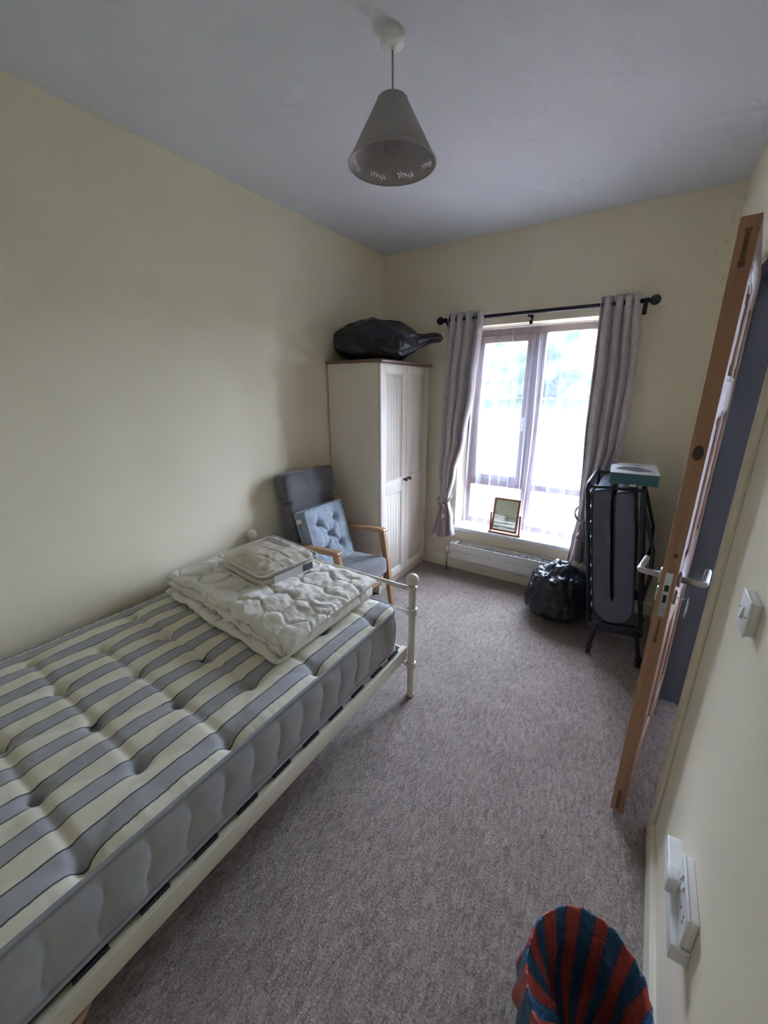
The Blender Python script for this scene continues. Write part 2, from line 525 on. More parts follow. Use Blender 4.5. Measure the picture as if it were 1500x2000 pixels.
# ------------------------------------------------------------------ mesh helpers
class MB:
    """collects shapes into one mesh"""

    def __init__(self):
        self.v = []
        self.f = []
        self.smooth = []

    def add(self, verts, faces, smooth=False, M=None):
        o = len(self.v)
        if M is not None:
            verts = [tuple(M @ Vector(p)) for p in verts]
        self.v += [tuple(p) for p in verts]
        self.f += [tuple(i + o for i in fc) for fc in faces]
        self.smooth += [smooth] * len(faces)
        return self

    def box(self, x0, x1, y0, y1, z0, z1, bev=0.0, M=None, seg=2):
        if bev > 0:
            bm = bmesh.new()
            bmesh.ops.create_cube(bm, size=1.0)
            for v in bm.verts:
                v.co = Vector((x0 + (v.co.x + .5) * (x1 - x0), y0 + (v.co.y + .5) * (y1 - y0), z0 + (v.co.z + .5) * (z1 - z0)))
            b = min(bev, 0.49 * min(abs(x1 - x0), abs(y1 - y0), abs(z1 - z0)))
            bmesh.ops.bevel(bm, geom=bm.edges[:], offset=b, segments=seg, profile=0.6, affect='EDGES')
            bm.verts.index_update()
            vs = [v.co.copy() for v in bm.verts]
            fs = [[v.index for v in f.verts] for f in bm.faces]
            bm.free()
            return self.add(vs, fs, True, M)
        vs = [(x0, y0, z0), (x1, y0, z0), (x1, y1, z0), (x0, y1, z0), (x0, y0, z1), (x1, y0, z1), (x1, y1, z1), (x0, y1, z1)]
        fs = [(0, 3, 2, 1), (4, 5, 6, 7), (0, 1, 5, 4), (1, 2, 6, 5), (2, 3, 7, 6), (3, 0, 4, 7)]
        return self.add(vs, fs, False, M)

    def tube(self, pts, r, n=12, caps=True, closed=False, M=None):
        pts = [Vector(p) for p in pts]
        rs = r if isinstance(r, (list, tuple)) else [r] * len(pts)
        vs, fs = [], []
        up = None
        k = len(pts)
        for i, p in enumerate(pts):
            if closed:
                t = pts[(i + 1) % k] - pts[(i - 1) % k]
            else:
                t = pts[min(i + 1, k - 1)] - pts[max(i - 1, 0)]
            t.normalize()
            if up is None:
                up = Vector((0, 0, 1)) if abs(t.z) < 0.9 else Vector((1, 0, 0))
            a = (up - t * up.dot(t))
            a.normalize()
            up = a
            b = t.cross(a)
            for j in range(n):
                an = 2 * PI * j / n
                vs.append(p + (a * math.cos(an) + b * math.sin(an)) * rs[i])
        m = k if closed else k - 1
        for i in range(m):
            for j in range(n):
                i2 = (i + 1) % k
                fs.append((i * n + j, i * n + (j + 1) % n, i2 * n + (j + 1) % n, i2 * n + j))
        self.add(vs, fs, True, M)
        if caps and not closed:
            o = len(self.v) - len(vs)
            self.f.append(tuple(o + j for j in range(n))[::-1])
            self.f.append(tuple(o + (k - 1) * n + j for j in range(n)))
            self.smooth += [False, False]
        return self

    def lathe(self, prof, c=(0, 0, 0), n=24, M=None, smooth=True):
        vs, fs = [], []
        for (r, z) in prof:
            for j in range(n):
                a = 2 * PI * j / n
                vs.append((c[0] + r * math.cos(a), c[1] + r * math.sin(a), c[2] + z))
        for i in range(len(prof) - 1):
            for j in range(n):
                fs.append((i * n + j, i * n + (j + 1) % n, (i + 1) * n + (j + 1) % n, (i + 1) * n + j))
        return self.add(vs, fs, smooth, M)

    def sphere(self, c, r, n=20, m=12, sc=(1, 1, 1), M=None):
        prof = [(max(1e-5, math.sin(PI * i / m)) * r, -math.cos(PI * i / m) * r) for i in range(m + 1)]
        vs, fs = [], []
        for (q, z) in prof:
            for j in range(n):
                a = 2 * PI * j / n
                vs.append((c[0] + q * math.cos(a) * sc[0], c[1] + q * math.sin(a) * sc[1], c[2] + z * sc[2]))
        for i in range(m):
            for j in range(n):
                fs.append((i * n + j, i * n + (j + 1) % n, (i + 1) * n + (j + 1) % n, (i + 1) * n + j))
        return self.add(vs, fs, True, M)

    def prism(self, poly, y0, y1, axis='y', M=None, smooth=False):
        """poly in the plane across the axis, extruded along it"""
        k = len(poly)
        mk = {'y': lambda p, t: (p[0], t, p[1]), 'x': lambda p, t: (t, p[0], p[1]), 'z': lambda p, t: (p[0], p[1], t)}[axis]
        vs = [mk(p, y0) for p in poly] + [mk(p, y1) for p in poly]
        fs = [tuple(range(k))[::-1], tuple(range(k, 2 * k))]
        fs += [(i, (i + 1) % k, k + (i + 1) % k, k + i) for i in range(k)]
        return self.add(vs, fs, smooth, M)

    def grid(self, nu, nv, fn, M=None, wrap_u=False, smooth=True):
        vs, fs = [], []
        cu = nu if wrap_u else nu + 1
        for j in range(nv + 1):
            for i in range(cu):
                vs.append(fn(i / nu, j / nv))
        for j in range(nv):
            for i in range(nu):
                i2 = (i + 1) % cu if wrap_u else i + 1
                fs.append((j * cu + i, j * cu + i2, (j + 1) * cu + i2, (j + 1) * cu + i))
        return self.add(vs, fs, smooth, M)

    def build(self, name, material, parent=None, fix=True):
        me = bpy.data.meshes.new(name)
        me.from_pydata(self.v, [], self.f)
        me.polygons.foreach_set('use_smooth', self.smooth)
        if fix:
            bm = bmesh.new()
            bm.from_mesh(me)
            bmesh.ops.recalc_face_normals(bm, faces=bm.faces[:])
            bm.to_mesh(me)
            bm.free()
        me.materials.append(MATS[material] if isinstance(material, str) else material)
        me.update()
        o = bpy.data.objects.new(name, me)
        COL.objects.link(o)
        if parent is not None:
            o.parent = parent
            o.matrix_parent_inverse = parent_world(parent).inverted()
        return o


def parent_world(p):
    M = p.matrix_basis.copy()
    if p.parent is not None:
        M = parent_world(p.parent) @ p.matrix_parent_inverse @ M
    return M


def thing(name, label, cat, loc=(0, 0, 0), group=None, kind=None, rz=0.0):
    o = bpy.data.objects.new(name, None)
    o.empty_display_size = 0.05
    o.location = loc
    o.rotation_euler = (0, 0, rz)
    COL.objects.link(o)
    return tag(o, label, cat, group, kind)


def tag(o, label, cat=None, group=None, kind=None):
    o['label'] = label
    if cat:
        o['category'] = cat
    if group:
        o['group'] = group
    if kind:
        o['kind'] = kind
    return o


def fbm(x, y, z, o=4):
    return mnoise.fractal(Vector((x, y, z)), 0.8, 2.0, o, noise_basis='PERLIN_ORIGINAL')


def B(x0, x1, y0, y1, z0, z1, bev=0.0):
    return MB().box(x0, x1, y0, y1, z0, z1, bev)


# ------------------------------------------------------------------ room dimensions
XL, XR = -2.065, 0.247
YF, YB = 3.19, -0.62
ZC = 2.635
WX0, WX1, WZ0, WZ1 = -1.315, -0.295, 0.405, 2.035     # window opening
WY = 3.50                                             # outer wall face
DY0, DY1, DZ = 1.447, 2.262, 1.99                     # doorway
RT = 0.130                                            # right wall thickness
HX = XR + 1.05                                        # hall far side

# ------------------------------------------------------------------ room shell
f = MB().box(XL - 0.1, XR + 0.035, YB - 0.1, YF + 0.05, -0.10, 0.0)
tag(f.build('floor', 'carpet'), 'beige mauve pile carpet covering the bedroom floor', 'floor', kind='structure')
f = MB().box(XR + 0.035, HX + 0.1, -1.2, 4.2, -0.10, -0.004)
tag(f.build('floor', 'carpet'), 'strip of hall carpet seen beyond the open door', 'floor', kind='structure')
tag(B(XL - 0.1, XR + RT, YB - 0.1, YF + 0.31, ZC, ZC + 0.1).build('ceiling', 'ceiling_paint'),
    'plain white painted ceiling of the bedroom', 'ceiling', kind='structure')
tag(B(XL - 0.1, XL, YB - 0.1, YF, 0, ZC).build('wall_left', 'wall_paint'),
    'long pale yellow wall beside the bed', 'wall', kind='structure')
tag(B(XL, XR, YB - 0.1, YB, 0, ZC).build('wall_back', 'wall_paint'),
    'pale yellow wall behind the photographer', 'wall', kind='structure')
w = MB()
w.box(XL - 0.1, WX0, YF, WY, 0, ZC)
w.box(WX1, XR + RT, YF, WY, 0, ZC)
w.box(WX0, WX1, YF, WY, WZ1, ZC)
w.box(WX0, WX1, YF, WY, 0, WZ0 - 0.03)
tag(w.build('wall_far', 'wall_paint_corner'), 'pale yellow wall around the window', 'wall', kind='structure')
w = MB()
w.box(XR, XR + RT, YB - 0.1, DY0, 0, ZC)
w.box(XR, XR + RT, DY1, YF, 0, ZC)
w.box(XR, XR + RT, DY0, DY1, DZ, ZC)
tag(w.build('wall_right', 'wall_paint'), 'pale yellow wall with the doorway and light switch', 'wall', kind='structure')
# hall shell beyond the doorway
w = MB()
w.box(HX, HX + 0.1, -1.2, 4.2, 0, ZC)
w.box(XR + RT, HX, 4.1, 4.2, 0, ZC)
w.box(XR + RT, HX, -1.2, -1.1, 0, ZC)
tag(w.build('wall_hall', 'hall_paint'), 'dim grey hall wall beyond the doorway', 'wall', kind='structure')
tag(B(XR + RT, HX + 0.1, -1.2, 4.2, ZC, ZC + 0.1).build('ceiling', 'ceiling_paint'),
    'hall ceiling beyond the doorway', 'ceiling', kind='structure')


def skirting(name, x0, x1, y0, y1, label, side):
    """skirting board with a chamfered top, side = direction it faces"""
    h, t = 0.10, 0.014
    m = MB()
    if side == '-y':
        m.prism([(y1, 0), (y1 - t, 0), (y1 - t, h - 0.012), (y1 - 0.005, h), (y1, h)], x0, x1, 'x')
    elif side == '+x':
        m.prism([(x0, 0), (x0 + t, 0), (x0 + t, h - 0.012), (x0 + 0.005, h), (x0, h)], y0, y1, 'y')
    else:
        m.prism([(x1, 0), (x1 - t, 0), (x1 - t, h - 0.012), (x1 - 0.005, h), (x1, h)], y0, y1, 'y')
    tag(m.build(name, 'trim_paint'), label, 'skirting board', kind='structure')


skirting('baseboard_far', XL, XR, 0, YF, 'cream skirting board below the radiator', '-y')
skirting('baseboard_right', 0, XR, YB, DY0 - 0.065, 'cream skirting board under the wall socket', '-x')
skirting('baseboard_right', 0, XR, DY1 + 0.065, YF - 0.015, 'cream skirting board behind the folded bed', '-x')
skirting('baseboard_left', XL, 0, YB, YF - 0.015, 'cream skirting board behind the bed', '+x')

# door lining, stops and architraves
t = thing('trim_1', 'cream painted door frame around the open pine door', 'door frame', (XR, DY0, 0), kind='structure')
MB().box(XR, XR + RT, DY0, DY0 + 0.003, 0, DZ).build('jamb', 'trim_paint', t)
MB().box(XR, XR + RT, DY1 - 0.004, DY1, 0, DZ).build('jamb', 'lining_shaded', t)  # far jamb: cream paint, darkened to stand in for shade
MB().box(XR, XR + RT, DY0 + 0.003, DY1 - 0.004, DZ - 0.004, DZ).build('head', 'lining_shaded', t)
MB().box(XR + 0.048, XR + 0.085, DY0 + 0.014, DY1 - 0.014, DZ - 0.017, DZ - 0.004, 0.002).build('door_stop', 'lining_shaded', t)
for (ya, yb) in ((DY0 - 0.062, DY0 + 0.0), (DY1 + 0.002, DY1 + 0.062)):
    MB().box(XR - 0.014, XR, ya, yb, 0, DZ + 0.058, 0.004).build('architrave', 'trim_paint', t)
    MB().box(XR + RT, XR + RT + 0.014, ya, yb, 0, DZ + 0.058, 0.004).build('architrave', 'trim_paint', t)
MB().box(XR - 0.014, XR, DY0, DY1 + 0.002, DZ, DZ + 0.058, 0.004).build('architrave', 'trim_paint', t)

# ------------------------------------------------------------------ window
t = thing('window_1', 'brown wooden casement window with low transom behind the net curtain', 'window', (-0.805, 3.42, WZ0), kind='structure')
FY0, FY1 = 3.375, 3.445
MX0, MX1 = -0.815, -0.735                # mullion
TZ0, TZ1 = 0.765, 0.815                   # transom
MB().box(WX0, WX0 + 0.055, FY0, FY1, WZ0, WZ1, 0.004).build('frame_stile', 'window_wood', t)
MB().box(WX1 - 0.055, WX1, FY0, FY1, WZ0, WZ1, 0.004).build('frame_stile', 'window_wood', t)
MB().box(WX0 + 0.055, WX1 - 0.055, FY0, FY1, WZ1 - 0.055, WZ1, 0.004).build('frame_head', 'window_wood', t)
MB().box(WX0 + 0.055, WX1 - 0.055, FY0, FY1, WZ0, WZ0 + 0.05, 0.004).build('frame_bottom', 'window_wood', t)
MB().box(MX0, MX1, FY0, FY1, WZ0 + 0.05, WZ1 - 0.055, 0.004).build('mullion', 'window_wood', t)
MB().box(WX0 + 0.055, MX0, FY0, FY1, TZ0, TZ1, 0.004).build('transom', 'window_wood', t)
MB().box(MX1, WX1 - 0.055, FY0, FY1, TZ0, TZ1, 0.004).build('transom', 'window_wood', t)
# opening casement on the left, above the transom
cs = MB()
a0, a1, c0, c1 = WX0 + 0.057, MX0 - 0.002, TZ1 + 0.002, WZ1 - 0.057
cs.box(a0, a0 + 0.055, FY0 - 0.014, FY1 - 0.02, c0, c1, 0.003)
cs.box(a1 - 0.05, a1, FY0 - 0.014, FY1 - 0.02, c0, c1, 0.003)
cs.box(a0 + 0.055, a1 - 0.05, FY0 - 0.014, FY1 - 0.02, c0, c0 + 0.05, 0.003)
cs.box(a0 + 0.055, a1 - 0.05, FY0 - 0.014, FY1 - 0.02, c1 - 0.05, c1, 0.003)
cas = cs.build('casement', 'window_wood', t)
MB().box(a0 + 0.05, a1 - 0.045, FY0 + 0.022, FY0 + 0.026, c0 + 0.045, c1 - 0.045).build('pane', 'window_glass', cas)
MB().box(MX1 - 0.005, WX1 - 0.05, FY0 + 0.032, FY0 + 0.036, TZ1 - 0.005, WZ1 - 0.05).build('pane', 'window_glass', t)
MB().box(WX0 + 0.05, MX0 + 0.005, FY0 + 0.032, FY0 + 0.036, WZ0 + 0.045, TZ0 + 0.005).build('pane', 'window_glass', t)
MB().box(MX1 - 0.005, WX1 - 0.05, FY0 + 0.032, FY0 + 0.036, WZ0 + 0.045, TZ0 + 0.005).build('pane', 'window_glass', t)
hd = MB().box(a1 - 0.035, a1 - 0.018, FY0 - 0.03, FY0 - 0.014, 1.30, 1.36, 0.004)
hd.box(a1 - 0.034, a1 - 0.019, FY0 - 0.045, FY0 - 0.030, 1.25, 1.36, 0.005)
hd.build('window_handle', 'brushed_steel', t)
sl = MB().box(WX0 - 0.02, WX1 + 0.02, YF - 0.028, YF - 0.0005, WZ0 - 0.032, WZ0, 0.006)
sl.box(WX0 + 0.0005, WX1 - 0.0005, YF - 0.005, FY0, WZ0 - 0.0295, WZ0 + 0.0005)
tag(sl.build('trim_2', 'sill_paint'), 'glossy white window sill holding the small mirror', 'window sill', kind='structure')

# ------------------------------------------------------------------ garden outside the window
g = MB().grid(40, 40, lambda u, v: (-60 + 120 * u, -60 + 134 * v, -0.28 + (0.5 * ((-60 + 134 * v) / 70) ** 2 if v > 0.45 else 0)))
tag(g.build('ground', 'lawn'), 'green lawn outside the window', 'lawn', kind='structure')
g = MB().box(-9, 7, 3.52, 6.6, -0.30, -0.255)
tag(g.build('terrace', 'gravel'), 'pinkish gravel strip just outside the window', 'gravel', kind='structure')
gw = thing('garden_wall', 'low brick garden wall at the edge of the gravel', 'wall', (-1, 6.7, -0.28))
bk = MB().box(-0.105, 0.105, -0.05, 0.05, -0.034, 0.034, 0.004, seg=1).build('brick', 'garden_brick', gw)
bk.matrix_parent_inverse = Matrix.Identity(4)
first = True
for r in range(5):
    for c in range(19):
        o = bk if first else bk.copy()
        if not first:
            COL.objects.link(o)
            o.parent = gw
        first = False
        o.location = (-2.2 + c * 0.225 + (0.11 if r % 2 else 0), random.uniform(-0.003, 0.003), 0.04 + r * 0.078)
MB().box(-3.3, 1.2, 6.66, 6.74, -0.30, 0.09).build('mortar', 'render_white', gw)


def blob(c, r, sc, seed, amp=0.25, freq=1.2, n=24, m=16):
    mb = MB()
    mb.sphere((0, 0, 0), r, n, m, sc)
    vs = []
    for p in mb.v:
        q = Vector(p)
        d = q.normalized()
        k = 1 + amp * fbm(p[0] * freq / r + seed, p[1] * freq / r, p[2] * freq / r + seed)
        q = q * k
        vs.append((q.x + c[0], q.y + c[1], q.z + c[2]))
    mb.v = vs
    return mb


for i, (x, y, h, r, lab) in enumerate([
        (-11.5, 27, 4.6, 2.2, 'leftmost rounded tree beyond the lawn'),
        (-5.6, 24, 5.4, 2.2, 'tall rounded tree behind the window casement'),
        (-1.4, 29, 4.6, 2.2, 'broad tree seen behind the right window pane'),
        (4.0, 26, 3.8, 1.9, 'rightmost small tree beyond the lawn')]):
    tr = thing('garden_tree', lab, 'tree', (x, y, -0.1), 'trees beyond the lawn')
    MB().tube([(x, y, -0.3), (x + 0.1, y, 1.0), (x, y, h * 0.6)], [0.2, 0.16, 0.1], 8).build('trunk', 'bark', tr)
    blob((x, y, h * 0.6), r, (1, 0.9, 0.85), i * 3.1, 0.5, 2.2, 28, 20).build('crown', 'leaf_green', tr)
hs = thing('house', 'white rendered house far across the lawn', 'house', (-13, 38, 0))
MB().box(-19, -8, 36, 42, -0.3, 2.9).build('wall', 'render_white', hs)
MB().prism([(35.6, 2.9), (42.4, 2.9), (39, 5.0)], -19.3, -7.7, 'x').build('roof', 'roof_slate', hs)
for xx in (-17.6, -14.6, -11.4):
    wf = MB().box(xx, xx + 1.4, 35.94, 36.0, 0.9, 2.1).build('window', 'render_white', hs)
    MB().box(xx + 0.1, xx + 1.3, 35.92, 35.95, 1.0, 2.0).build('pane', 'dark_pane', wf)
hg = MB().grid(60, 8, lambda u, v: (-14 + 24 * u, 22 + 0.5 * math.sin(PI * v) + 0.3 * fbm(u * 30, v * 3, 1),
                                    -0.2 + 1.25 * v + 0.12 * fbm(u * 40, v * 4, 5)))
hg.grid(60, 4, lambda u, v: (-14 + 24 * u, 22 + 0.9 * v, 1.05 + 0.12 * fbm(u * 40, 4 + v, 5)))
tag(hg.build('hedge', 'leaf_green'), 'clipped hedge along the end of the lawn', 'hedge')

# ------------------------------------------------------------------ pine door, ajar
A = math.radians(8.8)
DM = Matrix.Translation((0.111, 1.445, 0)) @ Matrix(((math.sin(A), math.cos(A), 0, 0), (math.cos(A), -math.sin(A), 0, 0), (0, 0, 1, 0), (0, 0, 0, 1)))
d = thing('door_1', 'varnished pine panel door standing ajar with lever handles', 'door', (0.111, 1.445, 0), kind='structure')
DW, DT = 0.813, 0.042
zb, zt = 0.012, 1.982


def dpart(name, u0, u1, n0, n1, z0, z1, m, bev=0.002, parent=None):
    return MB().box(u0, u1, n0, n1, z0, z1, bev, DM).build(name, m, parent or d)


latch = dpart('stile', 0, 0.10, 0, DT, zb, zt, 'pine', 0.003)
dpart('stile', DW - 0.10, DW, 0, DT, zb, zt, 'pine', 0.003)
RAILS = [(zb, 0.215), (0.78, 0.975), (1.505, 1.60), (1.872, zt)]
for (a, b) in RAILS:
    dpart('rail', 0.10, DW - 0.10, 0.0005, DT - 0.0005, a, b, 'pine_x', 0.002)
mu = (DW / 2 - 0.045, DW / 2 + 0.045)
for k in range(3):
    za, zz = RAILS[k][1], RAILS[k + 1][0]
    dpart('muntin', mu[0], mu[1], 0.0005, DT - 0.0005, za, zz, 'pine', 0.002)
    for (ua, ub) in ((0.10, mu[0]), (mu[1], DW - 0.10)):
        dpart('panel', ua, ub, 0.014, DT - 0.014, za, zz, 'pine', 0.001)
        dpart('raised_field', ua + 0.045, ub - 0.045, 0.007, DT - 0.007, za + 0.045, zz - 0.045, 'pine', 0.006)
        bd = MB()
        for s in (0, 1):
            n0, n1 = ((0.002, 0.014), (DT - 0.014, DT - 0.002))[s]
            bd.box(ua, ua + 0.016, n0, n1, za, zz, 0.004, DM)
            bd.box(ub - 0.016, ub, n0, n1, za, zz, 0.004, DM)
            bd.box(ua + 0.016, ub - 0.016, n0, n1, za, za + 0.016, 0.004, DM)
            bd.box(ua + 0.016, ub - 0.016, n0, n1, zz - 0.016, zz, 0.004, DM)
        bd.build('moulding', 'pine', d)
# through tenons and knots on the latch edge
for (za, zz, w) in ((1.885, 1.945, 0.010), (1.868, 1.884, 0.014), (1.946, 1.955, 0.014), (0.79, 0.86, 0.006), (0.775, 0.789, 0.010), (0.03, 0.12, 0.012)):
    MB().box(-0.0006, 0.004, DT / 2 - w / 2, DT / 2 + w / 2, za, zz, 0, DM).build('tenon', 'tenon_wood', latch)
for (z, rn, rz_, nn) in ((1.402, 0.013, 0.022, 0.022), (1.085, 0.005, 0.007, 0.026)):
    kb = MB()
    vs = [(-0.0006, nn + rn * math.cos(a), z + rz_ * math.sin(a)) for a in [2 * PI * i / 20 for i in range(20)]]
    vs += [(0.003, p[1], p[2]) for p in vs]
    kb.add(vs, [tuple(range(20))] + [(i, (i + 1) % 20, 20 + (i + 1) % 20, 20 + i) for i in range(20)], False, DM)
    kb.build('knot', 'knot_dark', latch)
lk = MB().box(-0.0018, 0.003, 0.011, 0.031, 0.872, 1.026, 0.001, DM).build('lock_plate', 'brushed_steel', d)
MB().box(-0.0024, 0.001, 0.015, 0.027, 0.962, 0.984, 0, DM).build('latch_hole', 'black_plastic', lk)
MB().box(-0.0024, 0.001, 0.016, 0.026, 0.922, 0.95, 0, DM).build('bolt_hole', 'black_plastic', lk)
for zz in (0.884, 1.016):
    MB().tube([(-0.0026, 0.021, zz), (0.001, 0.021, zz)], 0.0035, 10, M=DM).build('screw', 'chrome', lk)
for s, sn in ((-1, 0.0), (1, DT)):
    h = MB()
    q = lambda u, n, z: (u, sn + s * n, z)
    h.tube([q(0.06, 0.0, 0.99), q(0.06, 0.009, 0.99)], 0.026, 24, M=DM)
    pts = [q(0.06, 0.009, 0.99), q(0.06, 0.058, 0.99), q(0.063, 0.064, 0.99), q(0.07, 0.067, 0.99), q(0.19, 0.067, 0.99)]
    h.tube(pts, 0.0098, 16, M=DM)
    h.build('lever_handle', 'brushed_steel', d)
    e = MB().tube([q(0.06, 0.0, 0.925), q(0.06, 0.008, 0.925)], 0.025, 24, M=DM)
    e.build('escutcheon', 'brushed_steel', d)
ky = MB().tube([(0.06, DT + 0.008, 0.925), (0.06, DT + 0.028, 0.925)], 0.003, 8, M=DM)
ky.tube([(0.06 + 0.011 * math.cos(a), DT + 0.036, 0.922 + 0.011 * math.sin(a)) for a in [2 * PI * i / 16 for i in range(16)]], 0.002, 6, closed=True, M=DM)
ky.box(0.054, 0.066, DT + 0.034, DT + 0.037, 0.865, 0.905, 0.001, DM)
ky.box(0.07, 0.078, DT + 0.036, DT + 0.039, 0.872, 0.91, 0.001, DM)
ky.build('keys', 'chrome', d)
for zz in (0.25, 1.0, 1.75):
    MB().tube([(DW + 0.004, -0.004, zz - 0.04), (DW + 0.004, -0.004, zz + 0.04)], 0.006, 10, M=DM).build('hinge', 'brushed_steel', d)

# ------------------------------------------------------------------ wall switch and socket
sw = thing('light_switch', 'white single rocker light switch on the right wall beside the door', 'light switch', (XR, 1.01, 1.1))
MB().box(XR - 0.015, XR, 0.983, 1.056, 1.098, 1.172, 0.003).build('back_box', 'white_plastic', sw)
MB().box(XR - 0.020, XR - 0.015, 0.981, 1.058, 1.096, 1.174, 0.002).build('face_plate', 'white_plastic', sw)
MB().prism([(XR - 0.020, 1.122), (XR - 0.026, 1.122), (XR - 0.022, 1.148), (XR - 0.020, 1.148)], 1.014, 1.025, 'y').build('rocker', 'white_plastic', sw)
for yy in (0.992, 1.047):
    MB().tube([(XR - 0.0206, yy, 1.135), (XR - 0.019, yy, 1.135)], 0.0025, 8).build('screw', 'print_slate', sw)

so = thing('wall_socket', 'white double wall socket with plug low on the right wall', 'socket', (XR, 0.85, 0.45))
MB().box(XR - 0.016, XR, 0.778, 0.920, 0.466, 0.549, 0.003).build('back_box', 'white_plastic', so)
MB().box(XR - 0.021, XR - 0.016, 0.775, 0.923, 0.464, 0.551, 0.002).build('face_plate', 'white_plastic', so)
MB().box(XR - 0.034, XR, 0.775, 1.035, 0.418, 0.462, 0.003).build('lower_box', 'white_plastic', so)
for yy in (0.845, 0.872):
    MB().prism([(XR - 0.021, 0.528), (XR - 0.027, 0.530), (XR - 0.023, 0.546), (XR - 0.021, 0.546)], yy, yy + 0.010, 'y').build('rocker', 'white_plastic', so)
MB().box(XR - 0.046, XR - 0.021, 0.872, 0.916, 0.470, 0.515, 0.006).build('plug', 'white_plastic', so)
for (yy, zz) in ((0.80, 0.50), (0.80, 0.515), (0.83, 0.50)):
    MB().box(XR - 0.0216, XR - 0.0195, yy, yy + 0.006, zz, zz + 0.004).build('pin_hole', 'print_dark', so)

# ------------------------------------------------------------------ pendant lamp
LX, LY = -0.858, 1.379
lp = thing('pendant_lamp', 'cone shaped fabric pendant lampshade with leaf cut-outs hanging from the ceiling', 'lamp', (LX, LY, 2.3))
MB().lathe([(0.0395, 2.635), (0.0405, 2.625), (0.0395, 2.615), (0.034, 2.6065), (0.020, 2.603), (0.007, 2.601), (0.005, 2.594), (0.0001, 2.594)], (LX, LY, 0), 32).build('ceiling_rose', 'white_plastic', lp)
MB().tube([(LX, LY, 2.602), (LX + 0.001, LY, 2.53), (LX, LY, 2.44)], 0.0034, 8).build('cord', 'cord_grey', lp)
R0, R1, ZT, ZR = 0.048, 0.146, 2.470, 2.298


def cone_p(a, v):
    r = R1 + (R0 - R1) * v
    return (LX + r * math.cos(a), LY + r * math.sin(a), ZR + (ZT - ZR) * v)


def in_sprig(s, h):
    """s along the rim from the sprig's middle, h above its middle (metres)"""
    if abs(s) > 0.034:
        return False
    mid = 0.0045 * math.sin(s / 0.034 * PI)
    if abs(h - mid) < 0.0011 and abs(s) < 0.031:
        return True
    for k in range(6):
        c = -0.029 + k * 0.0112
        m_ = 0.0045 * math.sin(c / 0.034 * PI)
        for sg in (-1, 1):
            cs_, ch = c + 0.003 + 0.002 * sg, m_ + sg * 0.0052
            dx, dy = s - cs_, h - ch
            an = sg * 0.9
            a_ = dx * math.cos(an) + dy * math.sin(an)
            b_ = -dx * math.sin(an) + dy * math.cos(an)
            if (a_ / 0.0036) ** 2 + (b_ / 0.0014) ** 2 < 1:
                return True
    return False


sh = MB()
NS, NB, VB0, VB1 = 560, 26, 0.055, 0.21
sh.grid(72, 3, lambda u, v: cone_p(2 * PI * u, VB0 * v), wrap_u=True)
sh.grid(72, 10, lambda u, v: cone_p(2 * PI * u, VB1 + (1 - VB1) * v), wrap_u=True)
bv, bf = [], []
slant = math.hypot(R1 - R0, ZT - ZR)
for j in range(NB + 1):
    for i in range(NS):
        bv.append(cone_p(2 * PI * i / NS, VB0 + (VB1 - VB0) * j / NB))
for j in range(NB):
    for i in range(NS):
        a = (i + 0.5) / NS
        hh = ((j + 0.5) / NB - 0.5) * (VB1 - VB0) * slant
        ss = ((a * 8 + 0.285) % 1.0 - 0.5) / 8 * 2 * PI * R1
        if in_sprig(ss, hh):
            continue
        bf.append((j * NS + i, j * NS + (i + 1) % NS, (j + 1) * NS + (i + 1) % NS, (j + 1) * NS + i))
sh.add(bv, bf, True)
shade = sh.build('lamp_shade', 'shade_cream', lp, fix=False)
MB().tube([cone_p(2 * PI * i / 72, 0.0) for i in range(72)], 0.0022, 6, closed=True).build('rim_wire', 'shade_cream', shade)
MB().tube([cone_p(2 * PI * i / 36, 1.0) for i in range(36)], 0.002, 6, closed=True).build('rim_wire', 'shade_cream', shade)
for k in range(3):
    a = 2 * PI * k / 3 + 0.4
    MB().tube([(LX + 0.017 * math.cos(a), LY + 0.017 * math.sin(a), 2.432), cone_p(a, 0.99)], 0.0015, 6).build('shade_strut', 'white_plastic', lp)
MB().lathe([(0.004, 2.462), (0.012, 2.455), (0.018, 2.44), (0.018, 2.405), (0.014, 2.40), (0.0001, 2.40)], (LX, LY, 0), 20).build('lamp_holder', 'white_plastic', lp)
MB().lathe([(0.013, 2.40), (0.014, 2.39), (0.022, 2.375), (0.0285, 2.352), (0.026, 2.333), (0.015, 2.320), (0.0001, 2.317)], (LX, LY, 0), 24).build('bulb', 'bulb_glass', lp)

# ------------------------------------------------------------------ wardrobe
W0, W1, WYA, WYB, WT = -2.045, -1.600, 2.395, 3.125, 1.752
wd = thing('wardrobe', 'tall cream two-door wardrobe with brown top in the far corner', 'wardrobe', (-1.82, 2.76, 0))
c = MB()
c.box(W0, W1, WYA, WYA + 0.018, 0.0, WT)
c.box(W0, W1, WYB - 0.018, WYB, 0.0, WT)
c.box(W0, W0 + 0.006, WYA + 0.018, WYB - 0.018, 0.07, WT)
c.box(W0 + 0.006, W1, WYA + 0.018, WYB - 0.018, 0.07, 0.088)
c.box(W0 + 0.006, W1, WYA + 0.018, WYB - 0.018, WT - 0.018, WT)
c.build('carcass', 'wardrobe_cream', wd)
MB().box(W1 - 0.035, W1 - 0.012, WYA + 0.018, WYB - 0.018, 0.0, 0.07, 0.002).build('plinth', 'wardrobe_cream', wd)
tp = MB().prism([(W0, WT), (W1 + 0.030, WT), (W1 + 0.042, WT + 0.007), (W1 + 0.042, WT + 0.014), (W1 + 0.034, WT + 0.022), (W0, WT + 0.022)], WYA - 0.016, WYB + 0.02, 'y')
tp.build('top', 'walnut_top', wd)
ym = (WYA + WYB) / 2
